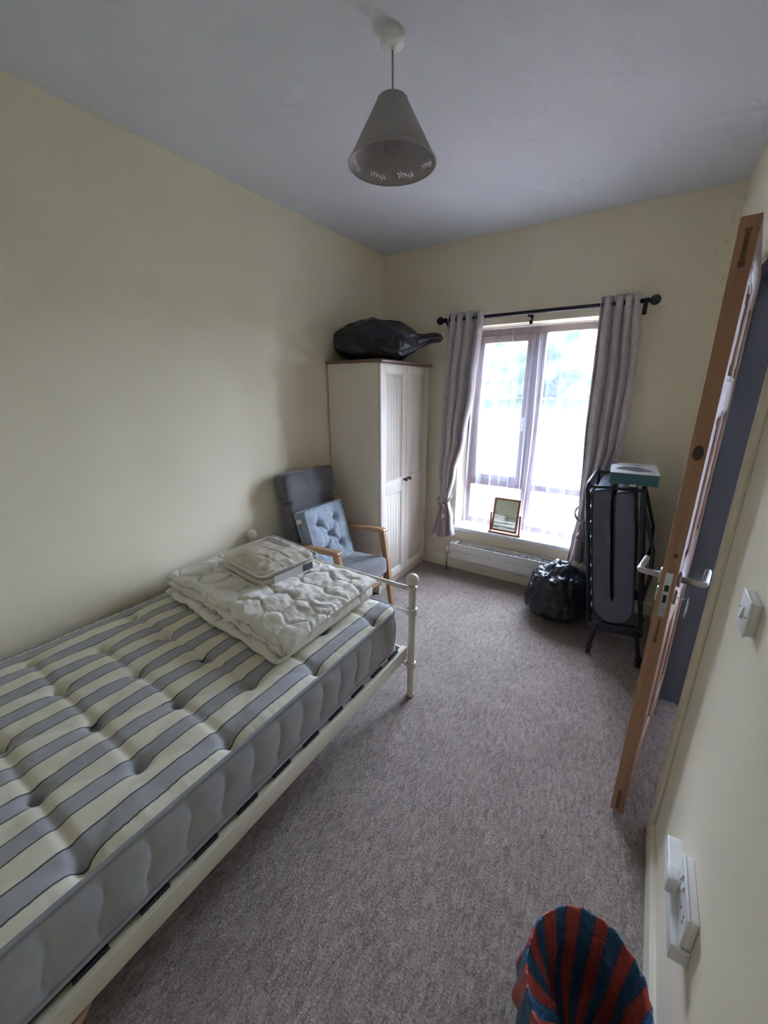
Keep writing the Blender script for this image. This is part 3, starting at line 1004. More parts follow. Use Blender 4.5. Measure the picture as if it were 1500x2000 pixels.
for k, (ya, yb) in enumerate(((WYA + 0.002, ym - 0.0015), (ym + 0.0015, WYB - 0.002))):
    x0, x1 = W1 + 0.001, W1 + 0.019
    za, zz = 0.085, WT - 0.006
    st = 0.062
    fr = MB()
    fr.box(x0, x1, ya, ya + st, za, zz, 0.002)
    fr.box(x0, x1, yb - st, yb, za, zz, 0.002)
    zr = [(za, za + st), (0.805, 0.905), (zz - st, zz)]
    for (p, q_) in zr:
        fr.box(x0, x1, ya + st, yb - st, p, q_, 0.002)
    dr = fr.build('door', 'wardrobe_cream', wd)
    for (p, q_) in ((zr[0][1], zr[1][0]), (zr[1][1], zr[2][0])):
        n = 6
        wdt = (yb - ya - 2 * st) / n
        for i in range(n):
            MB().box(x0 + 0.001, x1 - 0.007, ya + st + i * wdt + 0.0001, ya + st + (i + 1) * wdt - 0.0001, p, q_, 0.0012, seg=1).build('tongue_board', 'wardrobe_cream', dr)
        bd = MB()
        for (m0, m1, n0, n1) in ((ya + st, ya + st + 0.008, p, q_), (yb - st - 0.008, yb - st, p, q_), (ya + st + 0.008, yb - st - 0.008, p, p + 0.008), (ya + st + 0.008, yb - st - 0.008, q_ - 0.008, q_)):
            bd.box(x1 - 0.009, x1 - 0.002, m0, m1, n0, n1, 0.003)
        bd.build('bead', 'wardrobe_cream', dr)
    yk = (yb - 0.028) if k == 0 else (ya + 0.028)
    kb = MB().lathe([(0.0001, 0.0), (0.008, 0.0), (0.006, 0.006), (0.006, 0.012), (0.013, 0.017), (0.0165, 0.023), (0.015, 0.029), (0.008, 0.033), (0.0001, 0.034)], (0, 0, 0), 18,
                    M=Matrix.Translation((x1, yk, 0.885)) @ Matrix.Rotation(PI / 2, 4, 'Y'))
    kb.build('knob', 'knob_brown', dr)

# ------------------------------------------------------------------ black sack on the wardrobe
ax = Vector((0.46, 0.36, 0)).normalized()
ay = Vector((-ax.y, ax.x, 0))
sack_c = Vector((-1.80, 2.70, 1.774))


def sack(u, v):
    a = 2 * PI * u
    s = -1 + 2 * v                      # along the sack, -1 .. 1, then the twisted neck
    if v < 0.78:
        w = v / 0.78
        L = -0.33 + 0.62 * w
        r = math.sin(PI * min(1, 0.02 + 0.93 * w)) ** 0.45
        ry, rz = 0.235 * r, 0.148 * r * (1.06 - 0.35 * max(0, w - 0.45))
        ez = 0.0
    else:
        w = (v - 0.78) / 0.22
        L = 0.29 + 0.20 * w
        r0 = math.sin(PI * 0.95) ** 0.45
        k = (1 - w) ** 1.15
        ry = (0.235 * r0) * k + 0.034 * (1 - k)
        rz = (0.148 * r0 * 0.88) * k + 0.022 * (1 - k)
        if w > 0.96:
            ry *= 0.5
            rz *= 0.5
        ez = 0.030 * math.sin(w * PI * 0.6)
    ca, sa = math.cos(a), math.sin(a)
    sgn = lambda t, e: math.copysign(abs(t) ** e, t)
    x = L
    y = ry * sgn(ca, 0.85 if sa > 0 else 0.6)
    z = rz * sgn(sa, 0.85 if sa > 0 else 0.5)
    nz = fbm(L * 6, ca * 1.6, sa * 1.6 + 3, 4) * 0.035 + 0.006 * math.sin(a * 9 + L * 14 + 2 * fbm(L * 5, a, 0)) * (0.5 + abs(L))
    k = 1 + nz / max(0.06, math.hypot(y, z)) * 0.6
    y *= k
    z *= k
    base = 0.142
    zz = base + z + ez
    p = sack_c + ax * x + ay * y
    px = max(p.x, XL + 0.008)
    if v < 0.8 and zz < 0.004:
        zz = 0.003 + 0.0006 * (1 + fbm(x * 30, y * 30, 0))
    return (px, p.y, sack_c.z + max(0.001, zz))


m = MB().grid(120, 120, sack, wrap_u=True)
sk = m.build('bin_bag', 'bin_bag')
tag(sk, 'full black bin bag lying on top of the wardrobe', 'bin bag')

# ------------------------------------------------------------------ armchair
ch = thing('armchair', 'grey fabric armchair with light wooden arms between bed and wardrobe', 'armchair', (-1.7, 2.02, 0))
for (ya, yb) in ((1.735, 1.785), (2.250, 2.300)):
    arm = MB()
    pr = [(-1.965, 0.560), (-1.50, 0.588), (-1.470, 0.590), (-1.462, 0.600), (-1.470, 0.616), (-1.52, 0.619), (-1.965, 0.590)]
    arm.prism(pr, ya, yb, 'y')
    o = arm.build('armrest', 'oak', ch)
    bv_ = o.modifiers.new('bevel', 'BEVEL')
    bv_.width = 0.006
    bv_.segments = 2
    yc0, yc1 = ya + 0.006, yb - 0.006
    lg = MB().prism([(-1.515, 0.587), (-1.468, 0.589), (-1.425, 0.30), (-1.395, 0.0), (-1.425, 0.0), (-1.468, 0.30)], yc0, yc1, 'y')
    o = lg.build('leg', 'oak_z', ch)
    o.modifiers.new('bevel', 'BEVEL').width = 0.004
    lg = MB().prism([(-1.945, 0.562), (-1.895, 0.565), (-1.955, 0.28), (-2.008, 0.0), (-2.038, 0.0), (-2.0, 0.28)], yc0, yc1, 'y')
    o = lg.build('leg', 'oak_z', ch)
    o.modifiers.new('bevel', 'BEVEL').width = 0.004
    MB().box(-1.96, -1.46, ya + 0.012, yb - 0.012, 0.235, 0.285, 0.004).build('side_rail', 'oak', ch)
MB().box(-1.475, -1.450, 1.785, 2.250, 0.225, 0.275, 0.004).build('front_rail', 'oak', ch)
MB().box(-1.95, -1.925, 1.785, 2.250, 0.215, 0.265, 0.004).build('back_rail', 'oak', ch)


def pillow_box(cx, cy, cz, hx, hy, hz, M=None, e=5.0, n=28, puff=0.0, seed=0.0, amp=0.0):
    """rounded, slightly puffed upholstery block"""
    mb = MB()

    def fn(u, v):
        a, b = 2 * PI * u, PI * (v - 0.5)
        d_ = Vector((math.cos(b) * math.cos(a), math.cos(b) * math.sin(a), math.sin(b)))
        s = (abs(d_.x) ** e + abs(d_.y) ** e + abs(d_.z) ** e) ** (-1 / e)
        p = d_ * s
        pf = 1 + puff * (1 - p.y * p.y) * (1 - p.x * p.x) * (1 if abs(p.z) > 0.5 else 0)
        q = Vector((p.x * hx, p.y * hy, p.z * hz * pf))
        if amp:
            q += q.normalized() * amp * fbm(q.x * 9 + seed, q.y * 9, q.z * 9, 4)
        return (cx + q.x, cy + q.y, cz + q.z)
    mb.grid(n * 2, n, fn, M, wrap_u=True)
    return mb


SM = Matrix.Translation((-1.655, 2.018, 0.352)) @ Matrix.Rotation(math.radians(-3.5), 4, 'Y')
pillow_box(0, 0, 0, 0.245, 0.231, 0.058, SM, e=9, n=40, puff=0.14, amp=0.004).build('seat_cushion', 'chair_grey', ch)
BM = Matrix.Translation((-1.855, 2.0175, 0.40)) @ Matrix.Rotation(math.radians(-9), 4, 'Y')
pillow_box(-0.028, 0, 0.235, 0.057, 0.231, 0.235, BM, e=9, n=36, amp=0.005).build('backrest', 'chair_grey', ch)
pillow_box(-0.024, 0, 0.556, 0.064, 0.247, 0.098, BM, e=8, n=36, amp=0.006, seed=4).build('headrest', 'chair_grey', ch)

# ------------------------------------------------------------------ tufted cushion on the chair
CM = Matrix.Translation((-1.725, 1.990, 0.412)) @ Matrix.Rotation(math.radians(-16), 4, 'Y') @ Matrix.Rotation(math.radians(4), 4, 'Z')
cu = thing('tufted_cushion', 'blue square cushion with tufted buttons leaning on the armchair back', 'cushion', (-1.725, 1.99, 0.412))
HC, TC = 0.200, 0.040
TUFT = [(-0.095, 0.095), (0.0, 0.0), (0.095, 0.095), (-0.095, -0.095), (0.095, -0.095)]


def cush_face(s, t):
    e = min(HC - abs(s), HC - abs(t))
    h = TC + 0.018 * min(1, e / 0.09) ** 0.6
    for (a, b) in TUFT:
        dd = math.hypot(s - a, t - b)
        h -= 0.034 * math.exp(-(dd / 0.030) ** 2)
        an = math.atan2(t - b, s - a)
        h -= 0.006 * math.exp(-(dd / 0.07) ** 2) * max(0, math.cos(4 * an)) * (dd / 0.03 if dd < 0.03 else 1)
    for (p, q_) in ((0, 1), (1, 2), (1, 3), (1, 4)):
        (a, b), (c_, d_) = TUFT[p], TUFT[q_]
        L2 = (c_ - a) ** 2 + (d_ - b) ** 2
        k = max(0, min(1, ((s - a) * (c_ - a) + (t - b) * (d_ - b)) / L2))
        dd = math.hypot(s - a - k * (c_ - a), t - b - k * (d_ - b))
        h -= 0.014 * math.exp(-(dd / 0.012) ** 2)
    h += 0.004 * fbm(s * 12, t * 12, 2)
    return h


cm = MB()
N = 72
cm.grid(N, N, lambda u, v: (cush_face((u - .5) * 2 * HC, (v - .5) * 2 * HC), (u - .5) * 2 * HC, 0.2 + (v - .5) * 2 * HC), CM)
cm.grid(N, N, lambda u, v: (-TC - 0.010 * math.sin(PI * u) * math.sin(PI * v), (u - .5) * 2 * HC, 0.2 + (v - .5) * 2 * HC), CM)


def edge_pt(k):
    k = k % 1.0 * 4
    i, f_ = int(k), k - int(k)
    c4 = [(-HC, -HC), (HC, -HC), (HC, HC), (-HC, HC), (-HC, -HC)]
    (a, b), (c_, d_) = c4[i], c4[i + 1]
    return a + (c_ - a) * f_, b + (d_ - b) * f_


def side_fn(u, v):
    s, t_ = edge_pt(u)
    bul = 0.008 * math.sin(PI * v) - 0.003 * abs(math.sin(u * 40 * PI)) * math.sin(PI * v)
    r = math.hypot(s, t_)
    return (-TC + 2 * TC * v, s * (1 + bul / r), 0.2 + t_ * (1 + bul / r))


cm.grid(160, 6, side_fn, CM)
body = cm.build('cushion_body', 'cushion_blue', cu)
for xx in (TC, -TC):
    rl = MB()
    pts, rs = [], []
    for i in range(200):
        s, t_ = edge_pt(i / 200)
        pts.append((xx, s, 0.2 + t_))
        rs.append(0.0095 - 0.0045 * (1 if i % 5 == 0 else 0))
    rl.tube(pts, rs, 8, closed=True, M=CM)
    rl.build('rolled_edge', 'cushion_blue', cu)
for (a, b) in TUFT:
    MB().sphere((cush_face(a, b) + 0.001, a, 0.2 + b), 0.007, 12, 8, (0.5, 1, 1), CM).build('button', 'cushion_blue', cu)
MB().box(-0.030, 0.012, -HC - 0.014, -HC - 0.011, 0.335, 0.362, 0, CM).build('care_label', 'tag_cream', cu)
MB().tube([(-0.02, -HC - 0.012, 0.33), (-0.012, -HC - 0.020, 0.26), (-0.03, -HC - 0.016, 0.17), (-0.022, -HC - 0.02, 0.10)], 0.005, 8, M=CM).build('tie_ribbon', 'cushion_blue', cu)

# ------------------------------------------------------------------ bed frame
bf_ = thing('bed_frame', 'cream metal bed frame with ball-topped foot posts', 'bed', (-1.44, 0.6, 0))
PXR, PXL, PY, HY = -0.848, -2.028, 1.561, -0.49


def post(x, y, top, name):
    m = MB().lathe([(0.0001, 0.0), (0.022, 0.0), (0.022, 0.012), (0.0185, 0.016), (0.0185, top - 0.052), (0.025, top - 0.050), (0.026, top - 0.043), (0.024, top - 0.036), (0.015, top - 0.032)], (x, y, 0), 20)
    p = m.build(name, 'cream_metal', bf_)
    MB().sphere((x, y, top), 0.033, 24, 16).build('ball_finial', 'cream_metal', p)
    for zc in (0.195, 0.513):
        MB().lathe([(0.0186, zc - 0.022), (0.0245, zc - 0.018), (0.0245, zc + 0.006), (0.0275, zc + 0.008), (0.0275, zc + 0.015), (0.0186, zc + 0.019)], (x, y, 0), 20).build('collar', 'cream_metal', p)
    return p


post(PXR, PY, 0.686, 'foot_post')
post(PXL, PY, 0.686, 'foot_post')
post(PXR, HY, 1.05, 'head_post')
post(PXL, HY, 1.05, 'head_post')
for (yy, zs) in ((PY, ((0.634, 0.0115), (0.500, 0.008), (0.190, 0.009))), (HY, ((0.99, 0.0115), (0.513, 0.009), (0.195, 0.009)))):
    for (z, r) in zs:
        q = MB()
        if r > 0.01:
            q.tube([(PXL, yy, z), (PXR, yy, z)], r, 12)
        else:
            q.tube([(PXL, yy, z - 0.006), (PXL + 0.03, yy, z - 0.001), (PXL + 0.045, yy, z), (PXR - 0.045, yy, z), (PXR - 0.03, yy, z - 0.001), (PXR, yy, z - 0.006)], [0.017, 0.011, r, r, 0.011, 0.017], 12)
        q.build('crossbar', 'cream_metal', bf_)
    for k in range(7):
        xx = PXL + (PXR - PXL) * (k + 1) / 8
        MB().tube([(xx, yy, 0.190), (xx, yy, 0.500)], 0.006, 8).build('spindle', 'cream_metal', bf_)
for (xa, xb) in ((PXR - 0.046, PXR - 0.016), (PXL + 0.016, PXL + 0.046)):
    q = MB().box(xa, xb, HY + 0.018, PY - 0.014, 0.236, 0.304, 0.002)
    q.build('side_rail', 'cream_metal', bf_)
for yy in (PY - 0.02, HY + 0.03):
    MB().box(PXL + 0.022, PXR - 0.022, yy - 0.012, yy, 0.27, 0.30, 0.002).build('end_rail', 'cream_metal', bf_)
for k in range(13):
    yy = HY + 0.12 + k * 0.148
    MB().prism([(PXL + 0.033, 0.305), (PXR - 0.032, 0.305), (PXR - 0.032, 0.318), ((PXL + PXR) / 2, 0.322), (PXL + 0.033, 0.318)], yy, yy + 0.075, 'y').build('slat', 'slat_black', bf_)

# ------------------------------------------------------------------ mattress
MX_0, MX_1, MY_0, MY_1, MZ0, MZ1 = -2.012, -0.886, -0.455, 1.505, 0.326, 0.543
ma = thing('mattress', 'striped cream and grey mattress on the metal bed', 'mattress', (-1.44, 0.6, MZ0))
tufts = []
for r in range(-4, 8):
    yy = 0.352 + r * 0.195
    off = 0.0 if r % 2 == 0 else 0.139
    for k in range(6):
        xx = -1.89 + off + k * 0.277
        if MX_0 + 0.05 < xx < MX_1 - 0.03 and MY_0 + 0.05 < yy < MY_1 - 0.05:
            tufts.append((xx, yy))
TA = np.array(tufts)
NXM, NYM = 110, 190
xs = np.linspace(MX_0, MX_1, NXM + 1)
ys = np.linspace(MY_0, MY_1, NYM + 1)
GX, GY = np.meshgrid(xs, ys)
RC = 0.07
ex = np.minimum(GX - MX_0, MX_1 - GX)
ey = np.minimum(GY - MY_0, MY_1 - GY)
e_ = np.minimum(ex, ey)
Hm = MZ1 + 0.026 * np.clip(e_ / 0.11, 0, 1) ** 0.55
dx = GX[..., None] - TA[:, 0]
dy = GY[..., None] - TA[:, 1]
D2 = dx * dx + dy * dy
Hm = Hm - (0.020 * np.exp(-D2 / (2 * 0.016 ** 2))).sum(-1) - (0.008 * np.exp(-D2 / (2 * 0.05 ** 2))).sum(-1)
for (ta, tb) in [(a, b) for i, a in enumerate(tufts) for b in tufts[i + 1:] if 0.2 < math.hypot(a[0] - b[0], a[1] - b[1]) < 0.29 and abs(a[1] - b[1]) > 0.1 or (abs(a[1] - b[1]) < 0.01 and 0.2 < abs(a[0] - b[0]) < 0.3)]:
    vx, vy = tb[0] - ta[0], tb[1] - ta[1]
    L2 = vx * vx + vy * vy
    k = np.clip(((GX - ta[0]) * vx + (GY - ta[1]) * vy) / L2, 0, 1)
    dd = np.hypot(GX - ta[0] - k * vx, GY - ta[1] - k * vy)
    amp_ = 0.009 if abs(vy) < 0.01 else 0.0025
    Hm = Hm - amp_ * np.exp(-(dd / 0.014) ** 2)
for j in range(NYM + 1):
    for i in range(NXM + 1):
        Hm[j, i] += 0.0035 * fbm(GX[j, i] * 8, GY[j, i] * 8, 0, 3)
        if e_[j, i] < 0.09:
            Hm[j, i] += 0.0022 * math.sin((GY[j, i] if ex[j, i] < ey[j, i] else GX[j, i]) * 260 + 3 * fbm(GX[j, i] * 20, GY[j, i] * 20, 1)) * (1 - e_[j, i] / 0.09) * min(1, e_[j, i] / 0.01)


def round_corner(x, y):
    """pull the outline in at the corners"""
    cx = min(max(x, MX_0 + RC), MX_1 - RC)
    cy = min(max(y, MY_0 + RC), MY_1 - RC)
    ddx, ddy = x - cx, y - cy
    if ddx != 0 and ddy != 0:
        m_ = max(abs(ddx), abs(ddy))
        L = math.hypot(ddx, ddy)
        return cx + ddx * m_ / L, cy + ddy * m_ / L
    return x, y


tm = MB()
vs = []
for j in range(NYM + 1):
    for i in range(NXM + 1):
        x, y = round_corner(float(xs[i]), float(ys[j]))
        vs.append((x, y, float(Hm[j, i])))
fs = [(j * (NXM + 1) + i, j * (NXM + 1) + i + 1, (j + 1) * (NXM + 1) + i + 1, (j + 1) * (NXM + 1) + i) for j in range(NYM) for i in range(NXM)]
tm.add(vs, fs, True)
tm.build('quilted_top', 'ticking', ma, fix=False)


def outline(n):
    pts = []
    c = [(MX_1 - RC, MY_1 - RC, 0), (MX_0 + RC, MY_1 - RC, PI / 2), (MX_0 + RC, MY_0 + RC, PI), (MX_1 - RC, MY_0 + RC, 3 * PI / 2)]
    raw = []
    for (x, y, a) in c:
        for k in range(9):
            an = a + PI / 2 * k / 8
            raw.append((x + RC * math.cos(an), y + RC * math.sin(an), math.cos(an), math.sin(an)))
    raw.append(raw[0])
    L = [0]
    for a, b in zip(raw, raw[1:]):
        L.append(L[-1] + math.hypot(a[0] - b[0], a[1] - b[1]))
    out = []
    for i in range(n):
        s = L[-1] * i / n
        k = max(j for j in range(len(L)) if L[j] <= s + 1e-9)
        k = min(k, len(raw) - 2)
        f_ = (s - L[k]) / max(1e-9, L[k + 1] - L[k])
        out.append(tuple(raw[k][q] + (raw[k + 1][q] - raw[k][q]) * f_ for q in range(4)) + (s,))
    return out


OUT = outline(900)
sm = MB()
NR = 14
vs = []
for j in range(NR + 1):
    v = j / NR
    for (x, y, nx, ny, s) in OUT:
        ph = s / 0.1085 + 0.12 * math.sin(v * 2.2 * PI)
        seam = abs(math.sin(PI * ph))
        b = 0.014 * math.sin(PI * v) ** 0.5 * seam ** 0.2 - 0.004 + 0.0015 * fbm(s * 9, v * 3, 2)
        vs.append((x + nx * b, y + ny * b, MZ0 + 0.004 + (MZ1 - MZ0 - 0.006) * v))
k = len(OUT)
fs = [(j * k + i, j * k + (i + 1) % k, (j + 1) * k + (i + 1) % k, (j + 1) * k + i) for j in range(NR) for i in range(k)]
sm.add(vs, fs, True)
sm.build('side_border', 'mattress_grey', ma, fix=False)
O2 = outline(240)
for (z, r) in ((MZ1, 0.0070), (MZ0 + 0.006, 0.006)):
    MB().tube([(p[0] + p[2] * 0.001, p[1] + p[3] * 0.001, z) for p in O2], r, 8, closed=True).build('piping', 'piping_grey', ma)
MB().add([(p[0], p[1], MZ0 + 0.002) for p in O2], [tuple(range(240))[::-1]]).build('underside', 'mattress_grey', ma, fix=False)

# ------------------------------------------------------------------ folded duvet on the mattress
TH = 0.041                                  # thickness of one layer
DXL, DXR = -1.955, -1.055
zl = [0.594, 0.594 + 0.041, 0.594 + 0.082]
path = []
for i in range(90):
    path.append((DXL + 0.02 + (DXR - DXL - 0.02) * i / 89, zl[0]))
for i in range(1, 8):
    a = -PI / 2 + PI * i / 8
    path.append((DXR + 0.0205 * math.cos(a), (zl[0] + zl[1]) / 2 + 0.0205 * math.sin(a)))
for i in range(90):
    path.append((DXR + (DXL + 0.02 - DXR) * i / 89, zl[1]))
for i in range(1, 8):
    a = -PI / 2 - PI * i / 8
    path.append((DXL + 0.02 + 0.0205 * math.cos(a), (zl[1] + zl[2]) / 2 + 0.0205 * math.sin(a)))
for i in range(120):
    x = DXL + 0.02 + (DXR + 0.035 - DXL) * i / 119
    drop = 0.0
    if x > DXR - 0.02:
        drop = -0.010 * ((x - DXR + 0.02) / 0.08) ** 2
    path.append((x, zl[2] + drop))
path = [Vector((p[0], 0, p[1])) for p in path]
NP = len(path)
nrm = []
for i in range(NP):
    t_ = (path[min(i + 1, NP - 1)] - path[max(i - 1, 0)]).normalized()
    nrm.append(Vector((-t_.z, 0, t_.x)))
loop = []
for i in range(NP):
    e = min(1.0, min(i, NP - 1 - i) / 3.0)
    th = TH / 2 * (0.1 + 0.9 * math.sqrt(max(0, e * (2 - e))))
    loop.append((path[i] + nrm[i] * th, i, 1))
for i in reversed(range(NP)):
    e = min(1.0, min(i, NP - 1 - i) / 3.0)
    th = TH / 2 * (0.1 + 0.9 * math.sqrt(max(0, e * (2 - e))))
    loop.append((path[i] - nrm[i] * th, i, -1))
NL = len(loop)
CELLS = []
rr = random.Random(3)
for a in range(-2, 24):
    for b in range(-2, 9):
        CELLS.append((-0.2 + a * 0.150 + (0.075 if b % 2 else 0) + rr.uniform(-.03, .03), b * 0.120 + rr.uniform(-.025, .025)))
CA = np.array(CELLS)


def quilt(s, t_):
    d = np.hypot(CA[:, 0] - s, CA[:, 1] - t_)
    p = np.partition(d, 1)
    return float(p[1] - p[0])


NV = 120
ylen = [0.0] * NP
for i in range(1, NP):
    ylen[i] = ylen[i - 1] + (path[i] - path[i - 1]).length
dv = MB()
vs = []
for j in range(NV + 1):
    v = j / NV
    for (p, i, sd_) in loop:
        layer = 0 if i < 94 else (1 if i < 191 else 2)
        wob = 0.018 * fbm(p.x * 5 + layer * 7, layer * 3.3, 1, 3)
        y0 = (0.842, 0.868, 0.880)[layer] + wob + 0.085 * (DXR - p.x) / (DXR - DXL)
        y1 = (1.470, 1.480, 1.475)[layer] + 0.4 * wob
        y = y0 + (y1 - y0) * v
        edge = min(1.0, min(v, 1 - v) / 0.045)
        cen = path[i]
        q = cen + (p - cen) * (0.18 + 0.82 * math.sqrt(max(0, edge * (2 - edge))))
        qd = quilt(ylen[i], y - 0.7)
        amp = -0.0065 * math.exp(-(qd / 0.006) ** 2) - 0.004 * math.exp(-(qd / 0.022) ** 2) + 0.006 * fbm(p.x * 7, y * 7, layer * 4 + sd_, 4) + 0.006 * fbm(p.x * 26 + 8 * y, y * 14, layer + sd_ * 3, 4) * (0.35 + 0.65 * math.exp(-(qd / 0.045) ** 2)) + 0.0015 * fbm(p.x * 40, y * 40, layer, 2)
        if layer == 2 and sd_ > 0:
            amp += 0.013 * fbm(p.x * 3.2, y * 4.5, 11, 3)
            pk_ = max(abs(p.x + 1.56) / 0.26, abs(y - 1.29) / 0.22)
            amp -= 0.012 * max(0, min(1, (1.25 - pk_) / 0.35))
            # soft sideways wrinkles towards the folded end
            amp += 0.0028 * math.sin(y * 95 + 7 * fbm(p.x * 5, y * 5, 2) + 30 * p.x) * max(0, min(1, (p.x + 1.30) / 0.25)) * (0.5 + fbm(p.x * 6, y * 6, 9))
        if layer == 0 and sd_ < 0:
            amp = 0.0
        q = q + nrm[i] * (sd_ * amp)
        sag = 0.022 * max(0, (-1.50 - p.x) / 0.45) * (layer / 2)
        tilt = 0.006 * layer * math.sin(PI * min(1, max(0, (p.x - DXL) / (DXR - DXL))))
        # the layers settle towards the near corner
        near = max(0, 1 - v / 0.45) ** 1.5 * max(0, min(1, (p.x + 1.75) / 0.7))
        sag += 0.022 * layer * near
        vs.append((q.x, y, max(0.5735, q.z - sag + tilt)))
fs = [(j * NL + i, j * NL + (i + 1) % NL, (j + 1) * NL + (i + 1) % NL, (j + 1) * NL + i) for j in range(NV) for i in range(NL)]
fs += [(i, i + 1, NL - 2 - i, NL - 1 - i) for i in range(NP - 1)]
o_ = NV * NL
fs += [(o_ + i, o_ + i + 1, o_ + NL - 2 - i, o_ + NL - 1 - i) for i in range(NP - 1)]
dv.add(vs, fs, True)
tag(dv.build('duvet', 'duvet_white'), 'white quilted duvet folded in layers on the mattress', 'duvet')

# ------------------------------------------------------------------ clear zipped bag with a folded mattress protector
PM = Matrix.Translation((-1.562, 1.292, 0.691)) @ Matrix.Rotation(math.radians(-9), 4, 'Z') @ Matrix.Rotation(math.radians(1.5), 4, 'X')
pk = thing('bedding_pack', 'clear plastic bag of folded beige bedding lying on the duvet', 'bedding pack', (-1.562, 1.292, 0.688))
PW, PD, PH = 0.220, 0.182, 0.082


def rrect(n, hx, hy, r):
    out = []
    for (cx, cy, a) in ((hx - r, hy - r, 0), (-hx + r, hy - r, PI / 2), (-hx + r, -hy + r, PI), (hx - r, -hy + r, 3 * PI / 2)):
        for k in range(n):
            an = a + PI / 2 * k / (n - 1)
            out.append((cx + r * math.cos(an), cy + r * math.sin(an)))
    return out


def dome(s, t_, h):
    return h * (1 - abs(s) ** 3.0) * (1 - abs(t_) ** 3.0)


def pad_fn(layer):
    z0, z1, shr = ((0.004, 0.034, 0.0), (0.036, 0.068, 0.006))[layer]

    def fn(u, v):
        a, b = 2 * PI * u, PI * (v - .5)
        d_ = Vector((math.cos(b) * math.cos(a), math.cos(b) * math.sin(a), math.sin(b)))
        e = 7
        s = (abs(d_.x) ** e + abs(d_.y) ** e + abs(d_.z) ** e) ** (-1 / e)
        p = d_ * s
        x, y = p.x * (PW - 0.012 - shr), p.y * (PD - 0.012 - shr)
        z = (z0 + z1) / 2 + p.z * (z1 - z0) / 2
        if layer == 1 and p.z > 0.5:
            z += dome(p.x, p.y, 0.030)
            gx = abs(((x + 0.15 * y) / 0.075) % 1 - .5)
            gy = abs(((y - 0.15 * x) / 0.075) % 1 - .5)
            z -= 0.0035 * (math.exp(-((0.5 - gx) / 0.06) ** 2) + math.exp(-((0.5 - gy) / 0.06) ** 2))
            z += 0.004 * fbm(x * 9, y * 9, 6, 3)
        k = 0.004 * fbm(x * 18, y * 18, z * 30 + layer, 4)
        return (x + k * d_.x, y + k * d_.y, z + k)
    return fn


for layer in (0, 1):
    MB().grid(160, 120, pad_fn(layer), PM, wrap_u=True).build('folded_pad', 'pad_beige', pk)
OR = rrect(8, PW, PD, 0.03)
sh2 = MB()
vs, fs = [], []
lev = [(0.985, 0.0), (1.0, 0.003), (1.0, 0.045), (0.955, 0.062), (0.95, 0.066)]
for (k_, z) in lev:
    vs += [(p[0] * k_, p[1] * k_, z) for p in OR]
for i in range(len(lev) - 1):
    for j in range(len(OR)):
        fs.append((i * len(OR) + j, i * len(OR) + (j + 1) % len(OR), (i + 1) * len(OR) + (j + 1) % len(OR), (i + 1) * len(OR) + j))
sh2.add(vs, fs, True, PM)
cnt = len(OR)
rings = 8
vs, fs = [], []
for i in range(rings + 1):
    q = 0.95 * (1 - i / rings) + 1e-4
    vs += [(p[0] * q, p[1] * q, 0.066 + 0.040 * (1 - (q / 0.95) ** 2.2) + 0.003 * fbm(p[0] * q * 15, p[1] * q * 15, 3)) for p in OR]
for i in range(rings):
    for j in range(cnt):
        fs.append((i * cnt + j, i * cnt + (j + 1) % cnt, (i + 1) * cnt + (j + 1) % cnt, (i + 1) * cnt + j))
sh2.add(vs, fs, True, PM)
sh2.build('clear_cover', 'clear_vinyl', pk)
for (k_, z, r) in ((1.0, 0.003, 0.004), (0.955, 0.064, 0.0035)):
    MB().tube([(p[0] * k_, p[1] * k_, z) for p in OR], r, 8, closed=True, M=PM).build('welded_edge', 'plastic_clear_edge', pk)
MB().box(PW - 0.0005, PW + 0.0005, -0.11, 0.12, 0.008, 0.050, 0, PM).build('insert_card', 'box_white', pk)
MB().box(PW + 0.0006, PW + 0.0012, 0.055, 0.115, 0.012, 0.047, 0, PM).build('card_print', 'print_slate', pk)
# rows of small illegible print on the cover
pr = MB()
rw = random.Random(5)
for r, (x0, x1, yy) in enumerate(((-0.045, -0.030, 0.106), (-0.095, 0.065, 0.090), (-0.115, 0.085, 0.076), (-0.120, 0.080, 0.061), (-0.055, 0.02, 0.047))):
    x = x0
    while x < x1:
        L = rw.uniform(0.006, 0.016)
        q0 = max(abs(x / PW), abs(yy / PD))
        zz = 0.1065 - 0.040 * (q0 / 0.95) ** 2.2 + 0.0035
        pr.box(x, x + L, yy, yy + 0.0050, zz, zz + 0.0008, 0, PM)
        x += L + 0.004
pr.build('printed_text', 'print_dark', pk)

# ------------------------------------------------------------------ curtain pole, curtains, tie-backs, net curtain
RYY, RZZ = 3.105, 2.083
po = thing('curtain_pole', 'black metal curtain pole with ball ends above the window', 'curtain pole', (-0.78, RYY, RZZ))
MB().tube([(-1.445, RYY, RZZ), (-0.12, RYY, RZZ)], 0.0125, 16).build('pole', 'rod_black', po)
for (x, s) in ((-1.445, -1), (-0.12, 1)):
    fm = Matrix.Translation((x, RYY, RZZ)) @ Matrix.Rotation(s * PI / 2, 4, 'Y')
    MB().lathe([(0.0126, -0.012), (0.017, -0.010), (0.017, 0.006), (0.010, 0.009), (0.010, 0.014)] + [(max(1e-4, 0.029 * math.sin(a)), 0.040 - 0.029 * math.cos(a)) for a in [0.35 + (PI - 0.35) * i / 12 for i in range(13)]], (0, 0, 0), 20, M=fm).build('finial', 'rod_black', po)
for x in (-0.815, -1.432, -0.130):
    bk_ = MB().tube([(x, YF - 0.001, RZZ - 0.035), (x, RYY + 0.02, RZZ - 0.03), (x, RYY, RZZ - 0.018)], 0.007, 8)
    bk_.box(x - 0.012, x + 0.012, YF - 0.006, YF - 0.0005, RZZ - 0.065, RZZ - 0.005, 0.002)
    bk_.build('bracket', 'rod_black', po)


